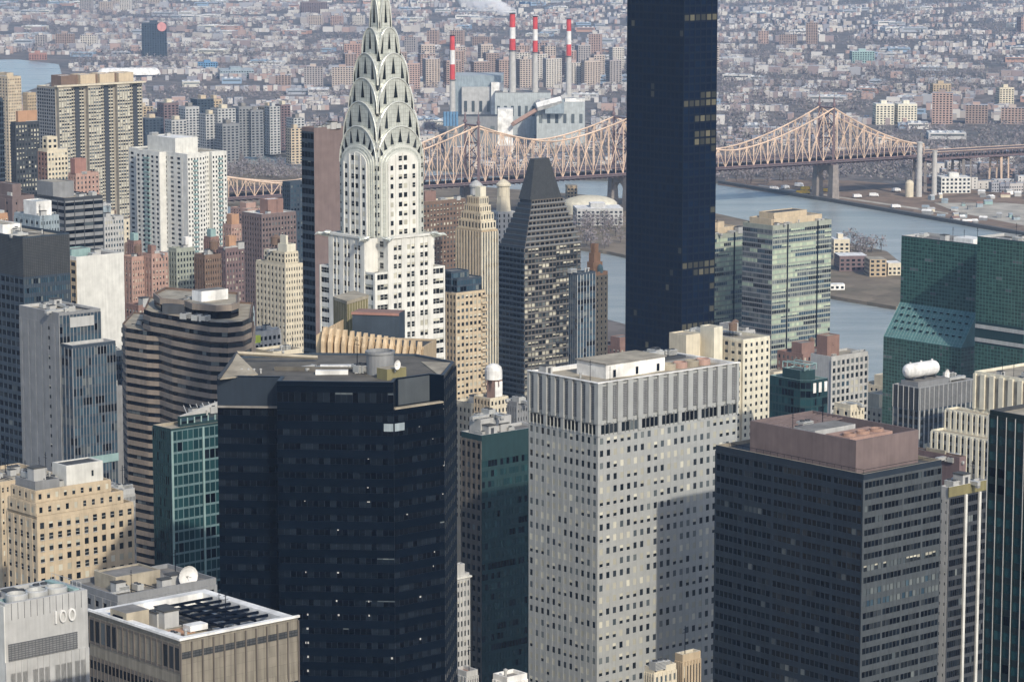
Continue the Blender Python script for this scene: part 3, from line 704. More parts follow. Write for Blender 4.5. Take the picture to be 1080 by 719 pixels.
for px, py, Y, hh in ((596,100,3560,0),(572,104,3560,0),(533,95,3600,0),(608,100,3560,0),(518,92,3640,0)):
    X = pt(px,py,Y)[0]; z = zat(py,Y); b = MB(); b.box(X-3-pp.location.x,X+3-pp.location.x,Y-pp.location.y,Y+5-pp.location.y,z-6,z,'pale_grey'); b.build('vent_box', pp)
# smoke plume from the chimneys
m = bpy.data.materials.new('smoke'); m.use_nodes = True; n = m.node_tree.nodes; l = m.node_tree.links; n.remove(n['Principled BSDF'])
v = n.new('ShaderNodeVolumePrincipled'); v.inputs['Color'].default_value = (.95,.96,1,1); tc = n.new('ShaderNodeTexCoord'); a = n.new('ShaderNodeTexNoise'); a.inputs['Scale'].default_value = .035; a.inputs['Detail'].default_value = 4
rr = n.new('ShaderNodeMapRange'); rr.inputs[1].default_value = .38; rr.inputs[2].default_value = .62; rr.inputs[3].default_value = 0; rr.inputs[4].default_value = .12; v.inputs['Anisotropy'].default_value = -.4
l.new(tc.outputs['Object'], a.inputs['Vector']); l.new(a.outputs[0], rr.inputs[0]); l.new(rr.outputs[0], v.inputs['Density']); l.new(v.outputs[0], n['Material Output'].inputs['Volume']); M['smoke'] = m
b = MB(); A = pt(545,14,3600); B = pt(478,-8,3700)
k_ = 9; pts_ = []
for i in range(k_):
    t = i/(k_-1); r = 5+16*t**.7; c = [A[j]+(B[j]-A[j])*t for j in range(3)]; pts_.append((c, r if i < k_-1 else 4))
i0 = 0
for c, r in pts_:
    b.v += [(c[0]-A[0], c[1]-A[1]+r*cos(2*pi*j/12), c[2]-A[2]+r*.8*sin(2*pi*j/12)) for j in range(12)]
for a_ in range(k_-1):
    for j in range(12): q_ = (j+1)%12; b.f.append((a_*12+j,a_*12+q_,(a_+1)*12+q_,(a_+1)*12+j)); b.m.append(b.mi('smoke'))
b.f.append(tuple(range(11,-1,-1))); b.m.append(0); b.f.append(tuple((k_-1)*12+j for j in range(12))); b.m.append(0)
sm = b.build('smoke_plume', None, A)
import bmesh
bm = bmesh.new(); bm.from_mesh(sm.data); bmesh.ops.recalc_face_normals(bm, faces=bm.faces[:]); bm.to_mesh(sm.data); bm.free()
tag(sm, 'white smoke drifting left from the tall chimneys', 'smoke', None, 'stuff')
# ---------------------------------------------------------------- landmarks among the far houses
def far_tower(nm, label, px0, px1, pyt, pyb, wall, roof='roof_grey', d=18, a=.15, fl=3, cap=None, grp=None):
    g = ground((px0+px1)/2, pyb); ww = (px1-px0)/FPX*g[1]*.93; h = zat(pyt, g[1])
    return block_thing(nm, label, g[0], g[1], ww, d, h, a, grp, wall, roof, cap, fl=fl)
o = far_tower('apartment_tower', 'grey slab tower with a round pink sign on its top corner', 149, 177, 24, 62, 'steel_blue')
mat('sign_pink', (.55,.26,.25)); b = MB(); h_ = zat(24, o.location.y)
b.tube((13,-11,h_-7),(13,-10,h_-7),8,'sign_pink',20); b.build('sign', o)
far_tower('apartment_tower', 'left one of the two cream slab blocks above the bridge end', 921, 942, 109, 131, 'ivory', 'roof_white', 20, .1)
far_tower('apartment_tower', 'right one of the two cream slab blocks above the bridge end', 944, 966, 109, 131, 'ivory', 'roof_white', 20, .1)
far_tower('apartment_tower', 'single cream tower block near the right edge beyond the river', 1051, 1068, 92, 112, 'cream', 'roof_tan')
far_tower('apartment_tower', 'tan tower block standing left of the single cream block', 981, 1002, 88, 103, 'tan', 'roof_tan')
far_tower('apartment_tower', 'pink brick block with a grey roof behind the steel spire', 362, 383, 46, 70, 'pink_brick')
far_tower('apartment_tower', 'brown tower block high in the view left of the steel spire', 316, 346, 2, 16, 'maroon')
far_tower('apartment_tower', 'pale green block with white roof, upper right beyond the bridge', 896, 922, 54, 68, 'pale_teal', 'roof_white')
far_tower('factory', 'white walled factory with many windows beside the viaduct', 988, 1022, 186, 203, 'white', 'roof_white', 24, .1, 4)
far_tower('red_shed', 'long low red shed on the far bank at the upper left', 30, 50, 56, 63, 'red_brick', 'rust_orange', 20)
far_tower('blue_shed', 'low building with a blue roof left of the spire top', 208, 230, 66, 72, 'bright_blue', 'bright_blue', 30)
far_tower('pale_depot', 'wide low depot with a pale blue roof left of the spire', 230, 268, 73, 82, 'plant_blue', 'plant_pale', 60)
# white air dome
g = ground(136, 81); b = MB(); L_ = 50; n_ = 12
prof = [(-L_,.5)]+[(-L_+11*(1-cos(pi/2*k/5)), 11*sin(pi/2*k/5)) for k in range(1,6)]+[(L_-11*(1-cos(pi/2*k/5)), 11*sin(pi/2*k/5)) for k in range(5,0,-1)]+[(L_,.5)]
for x, r in prof: b.v += [(x, -r*cos(pi*j/n_), max(0, r*sin(pi*j/n_))) for j in range(n_+1)]
for a_ in range(len(prof)-1):
    for j in range(n_): b.f.append((a_*(n_+1)+j,(a_+1)*(n_+1)+j,(a_+1)*(n_+1)+j+1,a_*(n_+1)+j+1)); b.m.append(b.mi('roof_white'))
tag(b.build('air_dome', None, (g[0],g[1],3), .12), 'long white inflated sports dome behind the beige ribbed tower', 'sports dome')
# riverside industry on the far bank
for px, pyt, pyb, r, lab in ((969,151,208,2.6,'taller of the two pale chimneys beside the bridge end'), (985,160,206,2.4,'shorter of the two pale chimneys beside the bridge end')):
    g = ground(px, pyb); o = empty('pale_chimney', (g[0],g[1],0), 0, lab, 'chimney', 'pale chimneys by the viaduct'); h = zat(pyt, g[1])
    b = MB(); b.lathe(0,0,[(r*1.2,0),(r,h)],'stack_concrete',14); b.build('shaft', o); b = MB(); b.lathe(0,0,[(r*1.2,h),(r*1.2,h+1.2),(r*.7,h+1.2),(r*.7,h-.5)],'pale_grey',14); b.build('rim', o)
g = ground(959,208); b = MB(); b.lathe(0,0,[(4.2,0),(4.2,14),(3,16),(.3,17)],'cream',16); tag(b.build('storage_silo', None, (g[0],g[1],.4)), 'round cream silo on the river bank left of the pale chimneys', 'silo')
for i in range(34):
    px, py = q.uniform(975,1085), q.uniform(203,238); g = ground(px, py, 1)
    if inside(g, lot) or py < 215: shed = MB(); w_, d_, h_ = q.uniform(3,10), q.uniform(3,7), q.uniform(2,4); c_ = q.choice(['roof_white','pale_grey','pale_teal','cream','plant_blue','brick','grey'])
    else: continue
    shed.hull([(-w_/2,-d_/2,0),(w_/2,-d_/2,0),(w_/2,d_/2,0),(-w_/2,d_/2,0)], [(-w_/2,-d_/2,h_),(w_/2,-d_/2,h_),(w_/2,d_/2,h_),(-w_/2,d_/2,h_)], c_)
    rf_ = q.choice(('roof_white','roof_grey','pale_grey','brick','plant_blue'))
    shed.hull([(-w_/2-.3,-d_/2-.3,h_),(w_/2+.3,-d_/2-.3,h_),(w_/2+.3,d_/2+.3,h_),(-w_/2-.3,d_/2+.3,h_)], [(-w_/2,-.1,h_+1.5),(w_/2,-.1,h_+1.5),(w_/2,.1,h_+1.5),(-w_/2,.1,h_+1.5)], rf_)
    tag(shed.build('yard_shed', None, (g[0],g[1],.4), q.uniform(-.4,.6)), 'small pale shed in the riverside yards at the right', 'shed', 'sheds in the riverside yards')
mat('truck_yellow', (.75,.5,.06)); mat('truck_white', (.7,.7,.7)); mat('tyre', (.02,.02,.02))
def truck_parts(m):
    out = []
    b = MB(); b.box(-4.5,2.2,-1.4,1.4,1.0,3.8,m); out.append(('body', b.mesh('body')))
    b = MB(); b.hull([(2.4,-1.3,.8),(4.8,-1.3,.8),(4.8,1.3,.8),(2.4,1.3,.8)], [(2.5,-1.2,3.2),(4.1,-1.2,3.2),(4.1,1.2,3.2),(2.5,1.2,3.2)], m); out.append(('cab', b.mesh('cab')))
    for x in (-3.2,3.4):
        for y in (-1.3,1.3): b = MB(); b.tube((x,y-.25,.6),(x,y+.25,.6),.6,'tyre',10); out.append(('wheel', b.mesh('wheel')))
    return out
TR = {m_: truck_parts(m_) for m_ in ('truck_yellow','truck_white')}
for i in range(16):
    yel = i < 6; px, py = (q.uniform(843,872), q.uniform(199,205)) if yel else (q.uniform(800,1060), q.uniform(193,226)); g = ground(px, py, 1)
    if not inside(g, lot): continue
    o = empty('parked_truck', (g[0],g[1],.4), q.uniform(-1,1), ('yellow truck parked in the yard under the bridge tower' if yel else 'white truck parked in the riverside yards'), 'truck', 'yellow trucks by the bridge tower' if yel else 'white trucks in the riverside yards')
    for nm, me in TR['truck_yellow' if yel else 'truck_white']: c = bpy.data.objects.new(nm, me); COL.objects.link(c); c.parent = o
# ---------------------------------------------------------------- the island
IB = [(236,114,172,26),(256,112,165,20),(150,112,150,24),(178,108,160,22),(200,112,165,20),(214,104,160,24),(222,120,172,22),(268,116,165,18),(284,112,160,22),(298,110,158,14),(312,124,170,16),(160,124,168,26),(186,126,170,22),(240,130,176,24),(226,104,152,14),(166,118,158,20)]
ILAB = ['grey','pale grey','cream','concrete']
for i, (px, pt_, pb, wp) in enumerate(IB):
    g = ground(px, pb, 2.6); h = zat(pt_, g[1])-2.6; c_ = ['pale_grey','grey','tan','mauve','pale_grey','steel_blue'][i % 6]
    block_thing('island_apartment', 'plain slab of riverside flats on the island behind the white tower', g[0], g[1], wp/FPX*g[1]*.8, 18, h, .55, 'island apartment slabs', c_, 'roof_grey', ['cream','roof_grey','beige'][i % 3], z0=2.6)
for px, pt_, pb, wp, c_, lab in ((290,112,160,12,'pale_grey','ribbed grey island block with tall concrete fins'), (313,135,170,14,'beige','tan island block left of the maroon slab tower')):
    g = ground(px, pb, 2.6); block_thing('island_apartment', lab, g[0], g[1]-30, wp/FPX*g[1], 14, zat(pt_, g[1]-30)-2.6, .5, None, c_, 'roof_grey', z0=2.6)
for nm, lab, px0, px1, pyt, pyb, wall, roof, d in (
  ('hospital_wing','cream island building with rows of windows right of the green banded tower',877,894,251,272,'cream','roof_white',16),
  ('boiler_plant','low dark island building with a pale roof beside the cream one',882,912,268,284,'mauve','roof_white',22),
  ('brick_hall','tan windowless island hall beside bare trees',914,932,272,290,'tan','roof_tan',20),
  ('service_hall','small pale island hall right of the tan one',934,948,276,289,'cream','roof_white',16),
  ('long_hall','long low white island building below the bridge',606,655,218,236,'pale_grey','roof_white',30),
  ('island_block','small beige island block left of the white dome roof',597,608,195,216,'tan','roof_tan',14),
  ('pavilion','low white pavilion at the island edge',874,890,299,305,'roof_white','roof_white',8)):
    g = ground((px0+px1)/2, pyb, 2.6); block_thing(nm, lab, g[0], g[1], (px1-px0)/FPX*g[1], d, zat(pyt,g[1])-2.6, .1, None, wall, roof, z0=2.6, fl=3.4, cat='building', penthouse=(nm in ('hospital_wing','long_hall')))
g = ground(622, 224, 2.6); b = MB(); b.v += []
hh = []
for k in range(7): r = 26*cos(pi/2*k/7); hh.append((r, 8+8*sin(pi/2*k/7)))
b.lathe(0,0,[(26,0),(26,8)]+hh[1:]+[(.5,16)],'ivory',24); tag(b.build('domed_tennis_hall', None, (g[0],g[1],2.6)), 'white low domed hall on the island left of the bridge pier', 'sports hall')
# ================================================================ SPIRE TOWER
def build_spire_tower():
    Y0 = 931.0; k = 3.437
    X0 = (402-540)/FPX*Y0
    o = empty('spire_tower', (X0, Y0, 0), G, 'white brick skyscraper crowned by shining steel arches with triangular windows', 'skyscraper')
    Z = lambda py, a=9: zat(py, Y0 - .755*a)
    b = Bld.__new__(Bld); b.X, b.Y, b.rot, b.root, b.parts, b.panes, b.r, b.H = X0, Y0, G, o, {}, [], random.Random(3), 282
    FOOT.append(((X0, Y0), 22))
    fl = (Z(300)-Z(384))/8
    # lower block
    a = 13.6; zt = Z(284, a); zb = zt - fl*34
    b.block(-a,a,-a,a,0,zt,'white','roof_tan',.8)
    for sgn, (A, B) in enumerate((((-a,-a),(a,-a)), ((-a,a),(-a,-a)))):
        L = 2*a
        # corner zones: grouped windows between white spandrels, centre: paired windows between white piers
        rows = [(zb+fl*(i+.28), zb+fl*(i+.80)) for i in range(34)]
        c1 = [(.5+i*1.45, 1.8+i*1.45) for i in range(3)]; c3 = [(L-4.75+i*1.45, L-3.45+i*1.45) for i in range(3)]
        c2 = []
        for j in range(3):
            u0 = 5.4+1.3+j*5.2; c2 += [(u0+.2,u0+1.55),(u0+1.95,u0+3.3)]
        b.face(A, B, zb, zt, 0,0,0,0,'white','white',.42,.25,'sash',cols=c1,rows=rows,ext=0)
        pass
        b.face((A[0]+(B[0]-A[0])*0, A[1]), B, zb, zt, 0,0,0,0,'white','white',0,0,'sash',cols=c3,rows=rows)
        b.face(A, B, zb, zt, 0,0,0,0,'white','white',0,0,'sash',cols=c2,rows=rows)
    # the first call filled everything right of c1 with a pier: rebuild as proper piers
    b.parts['wall'] = MB(); b.block(-a,a,-a,a,0,zt,'white','roof_tan',.8)
    def lattice(A, B, z0, z1, cols, rows, pier, span, dp=.42, ds=.2, ext=0):
        keep = list(b.panes); b.face(A, B, z0, z1, 0,0,0,0, pier, span, dp, ds, 'sash', cols=cols, rows=rows, ext=ext); b.panes = keep
    for A, B, e in (((-a,-a),(a,-a),.42), ((-a,a),(-a,-a),0)):
        L = 2*a; c = [(.5,4.8)]
        for j in range(3): u0 = 6.7+j*5.2; c += [(u0+.2,u0+1.55),(u0+1.95,u0+3.3)]
        c += [(L-4.75,L-.5)]
        lattice(A, B, zb, zt, c, [(zb+fl*(i+.28), zb+fl*(i+.80)) for i in range(34)], 'white', 'white', ext=e)
    # wings rising above it (plus-shaped), up to the eagles
    w = 8.9; z2 = Z(250, a); n2 = max(1, int((z2-zt)/fl)); q = (z2-zt-1.6)/n2
    c = [(.9+j*5.2+.2, .9+j*5.2+1.55) for j in range(3)] + [(.9+j*5.2+1.95, .9+j*5.2+3.3) for j in range(3)]; c.sort(); c = [(x+1.2, y+1.2) for x, y in c]
    for x0,x1,y0,y1 in ((-w,w,-a+.02,a-.02), (-a+.02,a-.02,-w,w)):
        b.block(x0,x1,y0,y1,zt-.5,z2,'white','roof_tan',.6)
    rows = [(zt+q*(i+.25), zt+q*(i+.78)) for i in range(n2)]
    b.face((-w,-a+.02),(w,-a+.02),zt,z2,0,0,0,0,'white','white',.42,.2,'sash',cols=c,rows=rows)
    b.face((-a+.02,w),(-a+.02,-w),zt,z2,0,0,0,0,'white','white',.42,.2,'sash',cols=c,rows=rows)
    b.p().box(-w-.5,w+.5,-a-.7,-a+.5,z2,z2+.7,'white'); b.p().box(-a-.7,-a+.5,-w-.5,w+.5,z2-.01,z2+.69,'white')
    # recess returns get windows too
    b.face((-w,-w),(-w,-a+.4),zt+.01,z2,1,n2,.4,.5,'white','white',0,0,'sash'); 
    # eagles
    for (x,y,an) in ((-w,-a,-pi*.75+0.3),(w,-a,-pi/4),(-a,-w,-pi*.75-.3),(-a,w,pi*.75)):
        e = MB(); e.tube((0,0,0),(2.2,0,.25),.75,'crown_steel',8,.6); e.tube((2.2,0,.25),(3.6,0,.5),.62,'crown_steel',8,.5); e.tube((3.6,0,.5),(4.6,0,-.1),.45,'crown_steel',8,.08)
        e.hull([(.2,-1.3,.2),(2.6,-.9,.5),(2.6,.9,.5),(.2,1.3,.2)], [(.2,-1.2,.6),(2.4,-.7,.8),(2.4,.7,.8),(.2,1.2,.6)], 'crown_rim')
        for s_ in (-1,1): e.hull([(.1,s_*.6,0),(2.4,s_*.6,.3),(1.2,s_*2.0,.9),(-.4,s_*1.8,.7)][::s_], [(.1,s_*.6,.5),(2.2,s_*.6,.7),(1.2,s_*1.9,1.2),(-.4,s_*1.7,1.1)][::s_], 'crown_steel')
        e.build('eagle_gargoyle', o, (x,y,z2-.2), an)
    # shaft
    s = 9.0; z3 = Z(152, s)
    sh = b.p('shaft'); cw = 2.6   # grey corner width
    b.prism([(-s+1.1,-s+1.1),(s-1.1,-s+1.1),(s-1.1,s-1.1),(-s+1.1,s-1.1)], z2-.5, Z(128), 'steel_panel', par=0, part='shaft')
    mat('shaft_grey', (.34,.35,.335), streak=.3); nf = 10; f2 = (z3-z2)/nf*1.0
    bay = b.p('arched_bay'); hw = 5.7; zsp = Z(174, s); ztop = Z(160, s)
    def archz(u, hw_, zs, zt_): return zs + (zt_-zs)*sqrt(max(0, 1-(u/hw_)**2))
    for ang in (0, pi/2, pi, -pi/2):
        c_, s_ = cos(ang), sin(ang); T = lambda x, y, z: (c_*x - s_*y, s_*x + c_*y, z)
        # white brick bay with a round head, then three steel ribs around it
        def shell(mb, hw_, zs, zt_, y0, y1, m, z0=z2):
            n = 20; P = [(-hw_, z0)] + [(hw_*-cos(pi*i/n), zs+(zt_-zs)*sin(pi*i/n)) for i in range(n+1)] + [(hw_, z0)]
            mb.hull([T(x,y1,z) for x, z in P][::1], [T(x,y0,z) for x, z in P], m, bot=True)
        shell(bay, hw, zsp, ztop, -10.4, -s+1.2, 'white')
        rb = b.p('steel_surround')
        for j, (dw, dd) in enumerate(((.75,.25),(1.5,0),(2.25,-.3))):
            shell(rb, hw+dw, zsp+.2*j, ztop+.7+.75*j, (-10.15,-9.85,-9.55)[j], -s+1.25, 'crown_rim' if j % 2 == 0 else 'crown_steel')
        # grey corner strips with windows
        vis = ang in (0, -pi/2)
        if vis or ang == 0:
            for i in range(nf+3):
                z = z2+f2*(i+.25)
                for u, wd in ((-4.3,.8),(-1.0,.95),(1.0,.95),(4.3,.8)):
                    top = archz(u, hw-.5, zsp, ztop-.6)
                    if z+f2*.5 < top:
                        x_, y_, _ = T(u, -10.46, 0); b.panes.append((x_, y_, z, wd*1.35, f2*.52, ang, b.r.choice(['sash','dark','half','dark','full'])))
                for u in (-8.55, 8.55):
                    if z < z3-1: x_, y_, _ = T(u, -9.21, 0); b.panes.append((x_, y_, z, .6, f2*.5, ang, b.r.choice(['dark','half','sash'])))
            # fine pilasters
            for u in (-5.5,-2.7,2.7,5.5,-.08):
                t = archz(u, hw, zsp, ztop)-.3; wd_ = .28 if abs(u) > 1 else .1
                bay.hull([T(u-wd_,-10.6,z2), T(u+wd_,-10.6,z2), T(u+wd_,-10.4,z2), T(u-wd_,-10.4,z2)], [T(u-wd_,-10.6,t), T(u+wd_,-10.6,t), T(u+wd_,-10.4,t), T(u-wd_,-10.4,t)], 'white')
    for (x,y) in ((-s+.3,-s+.3),(s-1.9,-s+.3),(-s+.3,s-1.9),(s-1.9,s-1.9)):
        cn = b.p('corner_pier'); cn.box(x,x+1.6,y,y+1.6,z2-.3,Z(150),'shaft_grey')
    # crown tiers: groin-vaulted hoods, each with arched faces on four sides
    tiers = [(9.15, 133, 11.5), (8.3, 107, 12.0), (7.1, 82, 10.5), (6.0, 56, 9.5), (4.1, 29, 8.0), (2.45, -4, 15)]
    prev = (hw+2.2, zsp, ztop+2.2)
    for ti, (a_, py, h) in enumerate(tiers):
        top = Z(py, a_); sp = top-h; f = lambda u: sp + h*sqrt(max(0, 1-(min(1,abs(u)/a_))**2))**.9
        t = MB(); n = 20; us = [-a_*cos(pi*i/n) for i in range(n+1)]
        lo = z2+.02 if ti == 0 else top - h - 9
        for i in range(n):
            for j in range(n):
                q4 = [(us[i],us[j]),(us[i+1],us[j]),(us[i+1],us[j+1]),(us[i],us[j+1])]
                t.poly([(x,y,max(f(x),f(y))) for x, y in q4], 'crown_steel')
        for ang in (0, pi/2, pi, -pi/2):
            c_, s_ = cos(ang), sin(ang); T = lambda x, y, z: (c_*x - s_*y, s_*x + c_*y, z)
            for i in range(n):
                t.poly([T(us[i],-a_,lo),T(us[i+1],-a_,lo),T(us[i+1],-a_,max(f(us[i+1]),sp)),T(us[i],-a_,max(f(us[i]),sp))], 'crown_steel')
        hood = t.build('crown_tier', o)
        rimb = MB()
        for ang in (0, pi/2, pi, -pi/2):
            c_, s_ = cos(ang), sin(ang); T = lambda x, y, z: (c_*x - s_*y, s_*x + c_*y, z)
            for i in range(n):
                p1, p2 = (us[i]*.985, f(us[i])), (us[i+1]*.985, f(us[i+1]))
                rimb.tube(T(p1[0],-a_-.1,p1[1]-.1), T(p2[0],-a_-.1,p2[1]-.1), .2 if ti < 4 else .15, 'crown_rim', 5, cap=False)
        rimb.build('arch_rim', hood)
        # triangular windows on every face, in the crescent above the tier below
        for ang in (0, -pi/2, pi/2, pi):
            c_, s_ = cos(ang), sin(ang); T = lambda x, y, z: (c_*x - s_*y, s_*x + c_*y, z)
            cz = sp; hp, zp, tp = prev
            fr = (-.80,-.44,0,.44,.80) if ti < 5 else (-.5,0,.5)
            if ti == 0: fr = (-.86,-.62,-.32,0,.32,.62,.86)
            for u in fr:
                th = u*pi/2*.80; ox, oz = a_*sin(th), sp + h*cos(th)**.95          # on this arch
                drop = (-.755*0)                                                                     
                ix = hp*sin(th)*.98
                iz = zp + (tp-zp)*cos(th)
                if ti > 0: iz += .2
                dx, dz = ox-ix, oz-iz; L = hypot(dx, dz)
                if L < 1.0: continue
                ux, uz = dx/L, dz/L; bw = (.75 if ti < 4 else .5)*(1.0 if abs(u) < .1 else .85)
                p0 = (ix+ux*L*.16, iz+uz*L*.12); p1 = (ix+ux*L*.84, iz+uz*L*.84)
                g = MB(); yf = -a_-.12
                g.hull([T(p0[0]-uz*bw,yf+.1,p0[1]+ux*bw),T(p0[0]+uz*bw,yf+.1,p0[1]-ux*bw),T(p1[0],yf+.1,p1[1])],
                       [T(p0[0]-uz*bw,yf,p0[1]+ux*bw),T(p0[0]+uz*bw,yf,p0[1]-ux*bw),T(p1[0],yf,p1[1])], 'glass_dark')
                g.build('triangle_window', hood)
        prev = (a_, sp, top)
    sp_ = MB(); z0 = Z(34,2); z1 = Z(4,1)
    for j in range(8):
        a2 = j*pi/4+pi/8; sp_.tube((1.9*cos(a2),1.9*sin(a2),z0-2),(.7*cos(a2),.7*sin(a2),z1+6),.35,'crown_rim',5,.15)
    sp_.lathe(0,0,[(1.9,z0-2),(1.3,z1),(.6,z1+8),(.35,z1+16),(.05,319)],'crown_steel',8); sp_.build('spire', o)
    b.done()
build_spire_tower()

# ================================================================ BIG FRONT TOWERS
def build_panelled_tower():      # grey embossed-metal tower
    b = Bld('metal_panel_tower', 'broad pale grey metal panelled tower with small windows, centre foreground', 631, 404, 860, 558, 778)
    H, W, D = b.H, b.W, b.D; z1 = b.z(447); z2 = b.z(460)
    b.block(0,W,0,D,0,H,'steel_panel','roof_tan',1.2,rimm='roof_white',rim=.9)
    f = 3.62; nf = 36; zb = z2-f*nf
    rows = [(zb+f*(i+.30), zb+f*(i+.80)) for i in range(nf)]
    def cols(L, nb):
        q = L/nb; return [(q*i+q*(j+.24)/3+.0, q*i+q*(j+.72)/3) for i in range(nb) for j in range(3)]
    b.face((0,0),(W,0),zb,z2-.02,0,0,0,0,'steel_panel',None,.14,.1,'white',cols=cols(W,7),rows=rows,ext=.14)
    b.face((0,D),(0,0),zb,z2-.02,0,0,0,0,'steel_panel',None,.14,.1,'white',cols=cols(D,4),rows=rows)
    # dark window strip under the louvred crown
    for A,B,L,nb,e in (((0,0),(W,0),W,7,.5),((0,D),(0,0),D,4,0)):
        q = L/nb; b.face(A,B,z2,z1,0,0,0,0,'steel_panel',None,.5,0,'dim',cols=[(q*i+q*(.09+j*.21),q*i+q*(.295+j*.21)) for i in range(nb) for j in range(4)],rows=[(z2+.4,z1-.5)],ext=e)
        cr = []
        n = nb*2; q = L/n; b.face(A,B,z1+.003,H-.01,0,0,0,0,'steel_panel',None,.75,0,'std',cols=[(q*(i+.24),q*(i+.76)) for i in range(n)],rows=[],ext=e and .75)
        ang = atan2(B[1]-A[1], B[0]-A[0])
        for i in range(n): b.p('louvre').obox(A,ang,q*(i+.24),q*(i+.76),.01,.3,z1+1,H-1.2,'louvre')
    b.p().box(-.9,W+.3,-.9,0,H-.008,H+.25,'roof_white'); b.p().box(-.9,0,0,D,H-.006,H+.24,'roof_white')
    # roof: white penthouse, round fans, masts
    ph = b.p('penthouse'); x0, x1 = W*.20, W*.62
    ph.box(x0,x1,D*.30,D*.72,H-1.2,H+3.0,'roof_white','roof_tan'); ph.box(x0-.4,x1+.4,D*.30-.4,D*.72+.4,H+3.0,H+3.35,'roof_grey','roof_tan')
    for u in (.12,.5,.86): b.p('penthouse_door').box(x0+(x1-x0)*u,x0+(x1-x0)*u+1.1,D*.30-.06,D*.30-.02,H-1,H+1.2,'black_metal')
    for i in range(4): b.p('cooling_fan').lathe(W*(.66+.085*i),D*.33,[(2.3,H-1.2),(2.3,H+.4),(1.9,H+.6),(1.9,H-.2)],'pink_brick' if i % 2 else 'roof_tan',20)
    b.p('roof_deck').box(W*.64,W*.97,D*.55,D*.9,H-1.2,H-.3,'grey','roof_grey'); b.p('roof_deck').box(W*.70,W*.93,D*.6,D*.82,H-.29,H+.5,'dark_grey')
    b.place('antenna',W*.09,D*.3,H-1.2,.9); b.place('antenna',W*.14,D*.12,H-1.2,.7); b.clutter(W*.68,W*.9,D*.6,D*.8,H+.5,5); b.place('roof_hatch',W*.07,D*.9,H-1.2,1)
    b.place('vent_pipe',W*.12,D*.5,H-1.2,.8); b.done()
build_panelled_tower()

